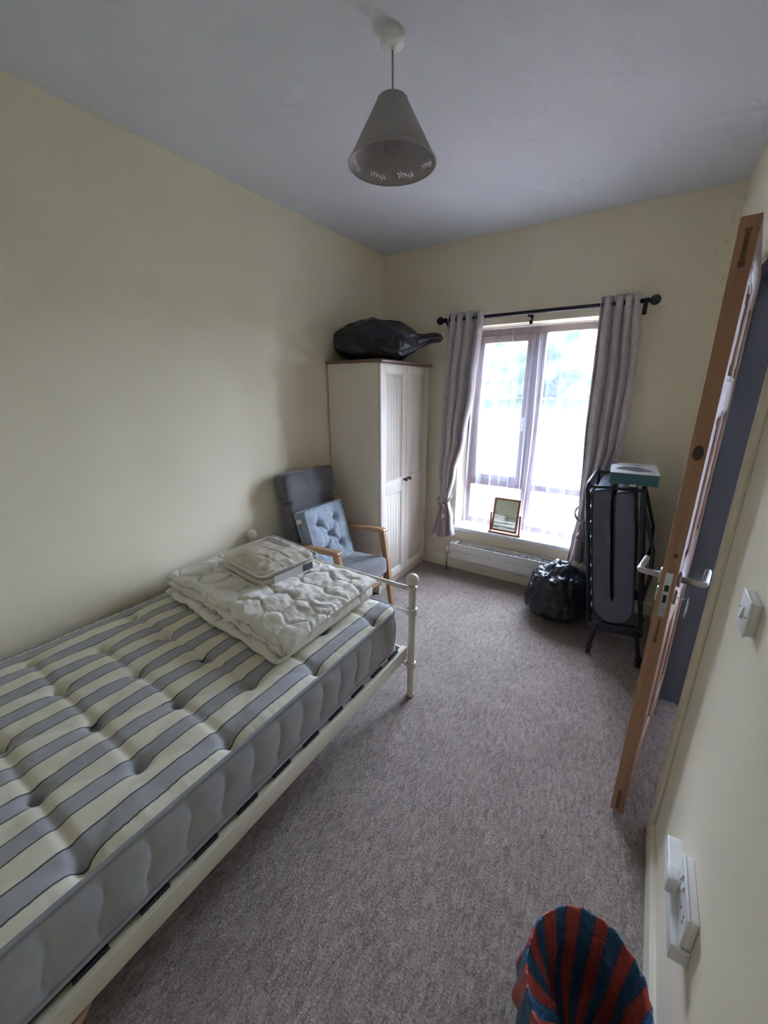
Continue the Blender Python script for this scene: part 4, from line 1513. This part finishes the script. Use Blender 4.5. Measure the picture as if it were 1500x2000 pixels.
def lerp_tab(tab, z):
    """tab: list of (z, value) sorted from high to low"""
    for (za, a), (zb_, b) in zip(tab, tab[1:]):
        if z >= zb_:
            k = (za - z) / (za - zb_)
            k = k * k * (3 - 2 * k)
            return a + (b - a) * k
    return tab[-1][1]


def make_curtain(name, xl, xr, amp, label, seed, nf, tie):
    c = thing(name, label, 'curtain', (lerp_tab(xl, 1.2), RYY, 0.33), 'velvet curtains')
    ztop, zbot = 2.128, 0.335

    def fn(u, v):
        z = ztop + (zbot - ztop) * v
        a, b = lerp_tab(xl, z), lerp_tab(xr, z)
        A_ = lerp_tab(amp, z)
        uu = u + 0.03 * math.sin(2 * PI * u + seed)
        x = a + (b - a) * uu
        ph = 2 * PI * nf * u + 0.6 * math.sin(3 * u + seed) + 0.5 * fbm(u * 3, z * 0.8, seed)
        y = RYY + A_ * math.sin(ph) + 0.3 * A_ * math.sin(2.3 * ph + seed) * (1 if z < 2.0 else 0)
        x += 0.006 * math.cos(ph * 1.0)
        y = min(y, YF - 0.022)
        zz = z + (0.012 * math.sin(ph * 0.5 + seed) if v > 0.98 else 0)
        return (x, y, zz)
    m_ = MB().grid(120, 110, fn)
    o = m_.build('cloth', 'curtain_velvet', c, fix=False)
    sl_ = o.modifiers.new('solid', 'SOLIDIFY')
    sl_.thickness = 0.003
    for k in range(nf * 2):
        u = (k + 0.5) / (nf * 2)
        x = lerp_tab(xl, RZZ) + (lerp_tab(xr, RZZ) - lerp_tab(xl, RZZ)) * u
        ring = [(x + 0.003 * (1 if k % 2 else -1) * math.cos(t__), RYY + 0.021 * math.cos(t__), RZZ + 0.021 * math.sin(t__)) for t__ in [2 * PI * i / 20 for i in range(20)]]
        MB().tube(ring, 0.003, 6, closed=True).build('eyelet', 'brushed_steel', c)
    # rope tie-back: loop round the gathers, tassel hanging in front
    tx0, tx1, tz, hook = tie
    tb = thing('curtain_tieback', 'rope tie-back with a long tassel on the ' + ('curtain beside the wardrobe' if seed < 2 else 'curtain behind the folded bed'), 'tie-back', ((tx0 + tx1) / 2, RYY - 0.05, tz), 'curtain tie-backs')
    cx, hw = (tx0 + tx1) / 2, (tx1 - tx0) / 2 + 0.012
    for dz in (0.0, 0.014):
        lp_ = []
        for i in range(40):
            a = 2 * PI * i / 40
            lp_.append((cx + hw * math.cos(a), RYY + 0.058 * math.sin(a), tz + dz + 0.045 * math.sin(a) + 0.012 * math.cos(a) * hook))
        MB().tube(lp_, 0.0055, 8, closed=True).build('rope', 'tassel', tb)
    fy = RYY - 0.066
    fx = cx + 0.01 * hook
    MB().sphere((fx, fy, tz - 0.045), 0.016, 14, 10, (1, 0.8, 0.8)).build('knot', 'tassel', tb)
    MB().tube([(fx - 0.008, fy, tz - 0.04), (fx - 0.013, fy, tz - 0.075), (fx - 0.004, fy, tz - 0.11)], 0.0045, 8).build('drop_cord', 'tassel', tb)
    MB().tube([(fx + 0.008, fy, tz - 0.04), (fx + 0.013, fy, tz - 0.075), (fx + 0.004, fy, tz - 0.11)], 0.0045, 8).build('drop_cord', 'tassel', tb)
    MB().lathe([(0.0001, -0.098), (0.008, -0.10), (0.011, -0.108), (0.008, -0.115), (0.016, -0.122), (0.024, -0.137), (0.025, -0.148), (0.020, -0.160), (0.012, -0.166)], (fx, fy, tz), 18).build('tassel_head', 'tassel', tb)
    sk_ = MB()
    sk_.grid(60, 10, lambda u, v: (fx + (0.016 + 0.020 * v ** 0.5 + 0.0018 * math.sin(u * 60 * PI)) * math.cos(2 * PI * u), fy + (0.016 + 0.013 * v ** 0.5) * math.sin(2 * PI * u), tz - 0.160 - (0.165 + 0.004 * math.sin(u * 44 * PI)) * v), wrap_u=True)
    sk_.build('tassel_skirt', 'tassel', tb)
    return c


make_curtain('velvet_curtain', [(2.2, -1.430), (1.4, -1.462), (0.9, -1.452), (0.66, -1.425), (0.5, -1.470), (0.3, -1.545)],
             [(2.2, -1.140), (1.6, -1.185), (1.2, -1.235), (0.9, -1.300), (0.66, -1.345), (0.5, -1.310), (0.3, -1.285)],
             [(2.2, 0.030), (1.4, 0.034), (0.9, 0.036), (0.66, 0.028), (0.3, 0.036)],
             'mauve grey velvet curtain tied back beside the wardrobe', 1.0, 4, (-1.430, -1.340, 0.665, 1))
make_curtain('velvet_curtain', [(2.2, -0.372), (1.4, -0.358), (0.9, -0.338), (0.70, -0.330), (0.5, -0.345), (0.3, -0.362)],
             [(2.2, -0.160), (1.6, -0.115), (1.2, -0.120), (0.9, -0.185), (0.70, -0.215), (0.5, -0.190), (0.3, -0.175)],
             [(2.2, 0.030), (1.4, 0.034), (0.9, 0.036), (0.70, 0.030), (0.3, 0.036)],
             'mauve grey velvet curtain hanging behind the folded bed', 4.0, 4, (-0.335, -0.220, 0.70, -1))

SY = 3.285
fold_u = []
acc = 0.0
rf = random.Random(11)
while acc < 1.0:
    wdt = rf.uniform(0.055, 0.13)
    fold_u.append((acc, wdt, rf.uniform(0.55, 1.0)))
    acc += wdt


def sheer_y(u):
    for (a, w_, k) in fold_u:
        if a <= u < a + w_:
            return k * math.sin(PI * (u - a) / w_) ** 1.3, 1
    return 0, 1


def sheer_fn(u, v):
    z = 2.022 + (0.4125 - 2.022) * v
    k, s = sheer_y(min(0.9999, u))
    A_ = 0.022 + 0.050 * v
    x = WX0 + 0.035 + (WX1 - WX0 - 0.07) * u
    y = SY + 0.02 - A_ * k + 0.0035 * math.sin(u * 190 + 4 * math.sin(u * 23)) * max(0.10, 1 - v * 1.8)
    if v < 0.02:
        y = SY + 0.006 * math.sin(u * 240)
    x += 0.006 * math.sin(6 * v + u * 20)
    return (x, y, z)


nc = thing('net_curtain', 'sheer white net curtain hanging inside the window recess', 'net curtain', (-0.805, SY, 0.41))
MB().grid(420, 60, sheer_fn).build('net', 'sheer', nc, fix=False)
MB().tube([(WX0 + 0.001, SY, 2.018), (WX1 - 0.001, SY, 2.018)], 0.003, 8).build('curtain_wire', 'white_plastic', nc)

# ------------------------------------------------------------------ radiator below the sill
ra = thing('radiator', 'low white double panel radiator below the window sill', 'radiator', (-0.82, 3.1, 0.15))
RX0, RX1, RZ0, RZ1 = -1.295, -0.345, 0.150, 0.288
for (ya, yb) in ((3.056, 3.066), (3.146, 3.156)):
    q = MB()
    q.box(RX0, RX1, ya, yb, RZ0, 0.216, 0.002)
    q.box(RX0, RX1, ya, yb, 0.2205, RZ1, 0.002)
    q.box(RX0 + 0.004, RX1 - 0.004, ya + 0.007, yb - 0.001, RZ0 + 0.004, RZ1 - 0.004)
    q.build('panel', 'radiator_white', ra)
for x in (RX0, RX1 - 0.012):
    MB().box(x, x + 0.012, 3.066, 3.146, RZ0, RZ1 + 0.001, 0.002).build('end_cap', 'radiator_white', ra)
for x in (RX0 + 0.05, RX1 - 0.085):
    MB().box(x - 0.03, x + 0.005, 3.066, 3.146, RZ1 - 0.010, RZ1 - 0.004).build('top_plate', 'radiator_white', ra)
fin = MB().box(-0.004, 0.004, -0.038, 0.038, -0.055, 0.055).build('fin', 'radiator_fin', ra)
fin.matrix_parent_inverse = Matrix.Identity(4)
n = 42
for k in range(n):
    o = fin if k == 0 else fin.copy()
    if k:
        COL.objects.link(o)
        o.parent = ra
    o.location = Vector((RX0 + 0.06 + (RX1 - RX0 - 0.15) * k / (n - 1), 3.106, 0.222)) - ra.location
MB().box(RX0 + 0.05, RX1 - 0.06, 3.103, 3.109, RZ1 - 0.006, RZ1 - 0.002).build('grille_bar', 'radiator_white', ra)
vp = MB().tube([(RX0 - 0.042, 3.10, 0.0), (RX0 - 0.042, 3.10, 0.19)], 0.0075, 10)
vp.tube([(RX0 - 0.042, 3.10, 0.178), (RX0 + 0.002, 3.10, 0.178)], 0.008, 10)
vp.build('supply_pipe', 'chrome', ra)
MB().lathe([(0.0001, 0.185), (0.012, 0.185), (0.013, 0.20), (0.0135, 0.222), (0.010, 0.228), (0.0001, 0.228)], (RX0 - 0.042, 3.10, 0), 14).build('valve', 'white_plastic', ra)
MB().tube([(RX0 + 0.20, 3.072, 0.158), (RX0 + 0.20, 3.06, 0.130), (RX0 + 0.24, 3.08, 0.118), (RX1 - 0.05, 3.08, 0.118)], 0.0065, 8).build('return_pipe', 'radiator_white', ra)

# ------------------------------------------------------------------ mirror on the sill
mi = thing('table_mirror', 'small wooden swing mirror standing on the window sill', 'mirror', (-0.87, 3.222, WZ0))
zs = WZ0 + 0.001
MB().box(-1.010, -0.738, 3.183, 3.223, zs, zs + 0.016, 0.004).build('base', 'mirror_wood', mi)
for x in (-1.002, -0.761):
    MB().box(x, x + 0.015, 3.197, 3.209, zs + 0.0155, zs + 0.180, 0.003).build('upright', 'mirror_wood', mi)
MM = Matrix.Translation((-0.874, 3.203, zs + 0.166)) @ Matrix.Rotation(math.radians(-12), 4, 'X')
fr = MB()
hw, hh, bw = 0.108, 0.140, 0.017
fr.box(-hw, -hw + bw, -0.008, 0.008, -hh, hh, 0.003, MM)
fr.box(hw - bw, hw, -0.008, 0.008, -hh, hh, 0.003, MM)
fr.box(-hw + bw, hw - bw, -0.008, 0.008, -hh, -hh + bw, 0.003, MM)
fr.box(-hw + bw, hw - bw, -0.008, 0.008, hh - bw, hh, 0.003, MM)
fr.build('frame', 'mirror_wood', mi)
MB().box(-hw + bw - 0.002, hw - bw + 0.002, -0.003, 0.001, -hh + bw - 0.002, hh - bw + 0.002, 0, MM).build('mirror_glass', 'mirror_glass', mi)
MB().box(-hw + 0.004, hw - 0.004, 0.004, 0.0075, -hh + 0.004, hh - 0.004, 0, MM).build('backing', 'mirror_wood', mi)
for s in (-1, 1):
    MB().tube([(s * hw, 0, 0), (s * (hw + 0.012), 0, 0)], 0.004, 8, M=MM).build('pivot', 'chrome', mi)

# ------------------------------------------------------------------ black sack on the floor
fb_c = Vector((-0.345, 2.805, 0))


def fsack(u, v):
    a = 2 * PI * u
    ca, sa = math.cos(a), math.sin(a)
    if v < 0.72:
        w = v / 0.72
        z = 0.30 * w
        r = (0.70 + 0.30 * math.sin(PI * min(1, 0.15 + w * 0.62))) if w > 0.06 else 0.70 * w / 0.06 + 0.045 * w
        r = (math.sin(PI / 2 * min(1, w / 0.35)) ** 0.5) * (0.86 + 0.14 * math.sin(PI * w)) * (1 - 0.10 * w * w)
    else:
        w = (v - 0.72) / 0.28
        z = 0.30 + 0.105 * math.sin(w * PI / 2) + 0.01 * math.sin(w * 9)
        r = 0.774 * (1 - w) ** 0.7 + 0.02
    rx, ry = 0.222 * r, 0.215 * r
    pleat = 0.035 * math.sin(6 * a + 4 * fbm(ca * 2, sa * 2, z * 4)) * max(0, (v - 0.5)) * 1.6
    k = 1 + 0.10 * fbm(ca * 1.5, sa * 1.5, z * 4, 4) + pleat
    x, y = rx * k * ca, ry * k * sa
    if v > 0.6:
        z += 0.030 * fbm(x * 10 + 5, y * 10, 2, 4) * min(1, (v - 0.6) / 0.1)
        x -= 0.02 * (v - 0.6)
    X = fb_c.x + x
    Y = fb_c.y + y
    X = min(X, -0.118 - 0.10 * max(0, z - 0.15))
    Y = min(Y, 3.05)
    return (X, Y, max(0.001, z))


tag(MB().grid(140, 90, fsack, wrap_u=True).build('bin_bag', 'bin_bag'), 'full black bin bag slumped on the floor by the radiator', 'bin bag')
bag_floor = bpy.data.objects['bin_bag.001'] if 'bin_bag.001' in bpy.data.objects else None
SMt = Matrix.Translation((-0.500, 2.700, 0.262)) @ Matrix.Rotation(math.radians(-38), 4, 'Z') @ Matrix.Rotation(math.radians(-32), 4, 'X') @ Matrix.Rotation(math.radians(38), 4, 'Y')
stk = MB().box(-0.024, 0.024, -0.001, 0.001, -0.018, 0.018, 0, SMt).build('sticker', 'box_white', bag_floor)
for k in range(3):
    MB().box(-0.015, 0.012 - 0.006 * k, -0.0016, -0.001, 0.007 - k * 0.009, 0.010 - k * 0.009, 0, SMt).build('sticker_print', 'print_slate', stk)

# ------------------------------------------------------------------ folded guest bed
FT = math.radians(-8.0)
FM = Matrix.Translation((0.02, 0, 0.20)) @ Matrix.Rotation(FT, 4, 'Y') @ Matrix.Translation((-0.02, 0, -0.20))
fbx = thing('folding_bed', 'folded guest bed with dark blue mattress standing on castors by the wall', 'folding bed', (0.02, 2.8, 0))
YA, YZ = 2.505, 3.035
for side, xs_ in (('l', -0.115), ('r', 0.152)):
    q = MB()
    r = 0.0125
    zt_ = 1.086 if side == 'l' else 1.045
    pts = [(xs_, YA, 0.22), (xs_, YA, zt_ - 0.032), (xs_ + 0.004, YA + 0.008, zt_ - 0.012), (xs_ + 0.006, YA + 0.03, zt_), (xs_ + 0.006, YZ - 0.03, zt_), (xs_ + 0.004, YZ - 0.008, zt_ - 0.012), (xs_, YZ, zt_ - 0.032), (xs_, YZ, 0.22)]
    q.tube(pts, r, 12, M=FM)
    q.tube([(xs_, YA, 0.25), (xs_, YZ, 0.25)], r * 0.9, 10, M=FM)
    q.build('side_frame', 'bedframe_black', fbx)
    for k in range(8):
        zz = 0.30 + k * 0.095
        MB().box(xs_ - 0.004, xs_ + 0.004, YA + 0.011, YZ - 0.011, zz, zz + 0.050, 0.002, FM).build('slat', 'bedframe_black', fbx)
for yy in (YA + 0.012, YZ - 0.012):
    MB().box(-0.125, 0.165, yy - 0.014, yy + 0.014, 0.165, 0.222, 0.004, FM).build('hinge_bar', 'bedframe_black', fbx)
    MB().tube([(-0.109, yy, 1.068), (-0.02, yy, 1.060), (0.152, yy, 1.038)], 0.009, 10, M=FM).build('top_strut', 'bedframe_black', fbx)
for (x0, x1) in ((-0.07, -0.093), (0.135, 0.172)):
    for yy in (YA - 0.005, YZ - 0.02):
        lg = MB().tube([(x0, yy, 0.205), (x1, yy - 0.02, 0.055)], 0.0125, 10)
        L_ = lg.build('leg', 'bedframe_black', fbx)
        cs_ = MB().tube([(x1 - 0.013, yy - 0.02, 0.0245), (x1 + 0.013, yy - 0.02, 0.0245)], 0.024, 20)
        cs_.box(x1 - 0.017, x1 + 0.017, yy - 0.032, yy - 0.004, 0.03, 0.062, 0.006)
        cs_.build('castor', 'black_plastic', L_)
# folded-away leg hoop on the wall side
MB().tube([(0.158, YA, 0.95), (0.205, YA + 0.01, 0.70), (0.195, YA + 0.01, 0.55), (0.160, YA + 0.005, 0.40)], 0.010, 10, M=FM).build('leg_hoop', 'bedframe_black', fbx)
MB().tube([(0.158, YZ - .02, 0.95), (0.205, YZ - 0.03, 0.70), (0.195, YZ - 0.03, 0.55), (0.160, YZ - 0.025, 0.40)], 0.010, 10, M=FM).build('leg_hoop', 'bedframe_black', fbx)
# mattress folded in a U
def u_profile():
    out, inn = [], []
    xo0, xo1 = -0.092, 0.116
    xi0, xi1 = 0.000, 0.020
    zt1, zt2, zbm = 1.045, 1.030, 0.225
    P = []
    P += [(xo0 + 0.012, zt1 - 0.004), (xo0, zt1 - 0.03)]
    P += [(xo0 - 0.004 * math.sin(PI * k / 8), zt1 - 0.03 - (zt1 - 0.03 - 0.33) * k / 8) for k in range(1, 9)]
    P += [(xo0 + 0.104 - 0.104 * math.cos(a), 0.33 - 0.10 * math.sin(a)) for a in [PI * k / 12 for k in range(1, 12)]]
    P += [(xo1 + 0.004 * math.sin(PI * k / 8), 0.33 + (zt2 - 0.03 - 0.33) * k / 8) for k in range(0, 9)]
    P += [(xo1 - 0.012, zt2), (xi1 + 0.012, zt2 - 0.002), (xi1, zt2 - 0.03)]
    P += [(xi1 - 0.002, zt2 - 0.03 - (zt2 - 0.03 - 0.40) * k / 6) for k in range(1, 7)]
    P += [(0.012, 0.365), (xi0 + 0.001, 0.40)]
    P += [(xi0, 0.40 + (zt1 - 0.03 - 0.40) * k / 6) for k in range(1, 7)]
    P += [(xi0 - 0.012, zt1 + 0.002)]
    return P


UP = u_profile()
um = MB()
KU = len(UP)
cxu = sum(p[0] for p in UP) / KU
vs = []
ROW = 26
for j in range(ROW + 1):
    v = j / ROW
    y = YA + 0.004 + (YZ - YA - 0.008) * v
    for i, (x, z) in enumerate(UP):
        nzv = 0.005 * fbm(x * 14, y * 9, z * 14, 4)
        yy = y + (0.007 * fbm(x * 25, 3.3, z * 12) if j in (0, ROW) else 0)
        vs.append((x + nzv, yy, z + nzv * 0.5))
fs = [(j * KU + i, j * KU + (i + 1) % KU, (j + 1) * KU + (i + 1) % KU, (j + 1) * KU + i) for j in range(ROW) for i in range(KU)]
um.add(vs, fs, True, FM)
um.add([vs[i] for i in range(KU)], [tuple(range(KU))[::-1]], False, FM)
um.add([vs[ROW * KU + i] for i in range(KU)], [tuple(range(KU))], False, FM)
mt = um.build('mattress', 'folding_mattress', fbx)
MB().tube([(p[0], YA + 0.004, p[1]) for p in UP], 0.0045, 6, closed=True, M=FM).build('piping', 'bedframe_black', mt)

# ------------------------------------------------------------------ box on the folded bed
BMx = Matrix.Translation((-0.018, 2.50, 1.0775)) @ Matrix.Rotation(math.radians(3.0), 4, 'Z')
bx = thing('cardboard_box', 'shallow teal and white cardboard box on top of the folded bed', 'box', (-0.018, 2.5, 1.077))
MB().box(-0.115, 0.115, 0.0, 0.345, 0.0, 0.060, 0.0015, BMx).build('box_base', 'box_teal', bx)
MB().box(-0.1155, 0.1155, -0.0005, 0.3455, 0.060, 0.0635, 0.001, BMx).build('box_lid', 'box_white', bx)
dm = MB().add([(-0.095, 0.12, 0.0642), (0.015, 0.055, 0.0642), (0.095, 0.09, 0.0642), (0.02, 0.215, 0.0642), (-0.055, 0.21, 0.0642)], [(0, 1, 2, 3, 4)], False, BMx)
dm.build('lid_picture', 'print_slate', bx)
cn = MB().add([(-0.1155, 0.3455, 0.0641), (-0.1155, 0.245, 0.0641), (-0.065, 0.3455, 0.0641)], [(0, 1, 2)], False, BMx)
cn.build('lid_corner_print', 'print_dark', bx)
tx = MB()
rw = random.Random(9)
for (x0, x1, yy, hgt) in ((-0.085, 0.035, 0.262, 0.022), (-0.055, 0.03, 0.298, 0.012), (0.065, 0.095, 0.035, 0.010)):
    x = x0
    while x < x1:
        L = rw.uniform(0.003, 0.007)
        tx.box(x, x + L, yy, yy + hgt * rw.uniform(0.6, 1.0), 0.0636, 0.0641, 0, BMx)
        x += L + 0.003
tx.build('lid_lettering', 'print_slate', bx)
MB().box(-0.015, 0.018, -0.004, -0.0006, -0.008, 0.004, 0, BMx).build('packing_tab', 'box_white', bx)

# ------------------------------------------------------------------ waste bin with a striped carrier bag
BCX, BCY, BZ = 0.083, 0.700, 0.295
wb = thing('waste_bin', 'waste bin lined with a red and blue striped plastic bag near the socket', 'bin', (BCX, BCY, 0))
ERX, ERY = 0.128, 0.152
MB().grid(48, 12, lambda u, v: (BCX + (0.80 + 0.185 * v) * ERX * math.cos(2 * PI * u), BCY + (0.80 + 0.185 * v) * ERY * math.sin(2 * PI * u), 0.001 + (BZ - 0.004) * v), wrap_u=True).build('bin_body', 'black_plastic', wb)
MB().add([(BCX + 0.79 * ERX * math.cos(2 * PI * i / 48), BCY + 0.79 * ERY * math.sin(2 * PI * i / 48), 0.004) for i in range(48)], [tuple(range(48))]).build('bin_bottom', 'black_plastic', wb)
NU = 288
NVL = 44
vs, uvs = [], []
for j in range(NVL + 1):
    v = j / NVL
    for i in range(NU):
        u = i / NU
        a = 2 * PI * u
        ca, sa = math.cos(a), math.sin(a)
        wr_ = 0.5 + 0.5 * math.sin(17 * a + 2 * fbm(ca * 2, sa * 2, 3))
        lo = 0.5 + 0.5 * fbm(ca * 1.5 + 3, sa * 1.5, 8)
        if v < 0.34:                     # outside skirt, turned over the rim
            w = v / 0.34
            drop = 0.085 + 0.075 * lo
            z = BZ - drop * (1 - w)
            k = 1.0 + (0.10 + 0.14 * lo) * (1 - w) ** 1.1 * (0.5 + 0.5 * wr_) + 0.015
        elif v < 0.42:                   # over the rim
            w = (v - 0.34) / 0.08
            z = BZ + 0.007 * math.sin(PI * w)
            k = 1.015 - 0.065 * w
        else:                            # inside
            w = (v - 0.42) / 0.58
            z = BZ - (BZ - 0.02) * w ** 0.8
            side = max(0.0, math.cos(a - 3.7)) ** 2
            pinch = 0.03 + 0.10 * max(0, fbm(ca * 1.3, sa * 1.3, 4)) + 0.05 * wr_ + 0.42 * side * math.sin(PI * min(1, 0.15 + w))
            k = (0.80 + 0.185 * z / BZ) - 0.03 - min(1, w * 4) * (0.02 + pinch) - (0.55 * w ** 6)
        k += 0.022 * fbm(ca * 7, sa * 7, v * 10, 4) * (1 if v < 0.4 or v > 0.5 else 0.3)
        zz = z + 0.006 * fbm(ca * 6, sa * 6, v * 5, 3)
        x = min(BCX + ERX * k * ca, XR - 0.0145)
        vs.append((x, BCY + ERY * k * sa, max(0.008, zz)))
        tw = 0.10 * max(0, (v - 0.42)) * math.sin(2 * a)
        uvs.append((u * 12 + tw + 0.06 * fbm(ca * 4, sa * 4, v * 3), v))
fs = [(j * NU + i, j * NU + (i + 1) % NU, (j + 1) * NU + (i + 1) % NU, (j + 1) * NU + i) for j in range(NVL) for i in range(NU)]
lm = bpy.data.meshes.new('bag_liner')
lm.from_pydata(vs, [], fs)
lm.polygons.foreach_set('use_smooth', [True] * len(fs))
ul = lm.uv_layers.new(name='UVMap')
for poly in lm.polygons:
    ii = [lm.loops[l].vertex_index for l in poly.loop_indices]
    wrap = max(ii_ % NU for ii_ in ii) - min(ii_ % NU for ii_ in ii) > NU / 2
    for l in poly.loop_indices:
        vi = lm.loops[l].vertex_index
        uu, vv = uvs[vi]
        if wrap and vi % NU < NU / 2:
            uu += 12
        ul.data[l].uv = (uu, vv)
lm.materials.append(MATS['striped_liner'])
lo_ = bpy.data.objects.new('bag_liner', lm)
COL.objects.link(lo_)
lo_.parent = wb
lo_.matrix_parent_inverse = parent_world(wb).inverted()

# ------------------------------------------------------------------ wooden stool end poking out below the bed rail
ws = thing('wooden_stool', 'orange-brown wooden stool edge poking out from under the bed', 'stool', (-1.03, 0.02, 0))
MB().lathe([(0.0001, 0.175), (0.132, 0.175), (0.139, 0.180), (0.141, 0.190), (0.139, 0.200), (0.132, 0.205), (0.0001, 0.205)], (-1.0, 0.0, 0), 36).build('seat', 'oak', ws)
for k in range(3):
    a = 2 * PI * k / 3 + 0.3
    MB().tube([(-1.01 + 0.08 * math.cos(a), -0.02 + 0.08 * math.sin(a), 0.176), (-1.01 + 0.105 * math.cos(a), -0.02 + 0.105 * math.sin(a), 0.0)], [0.014, 0.011], 10).build('leg', 'oak_z', ws)
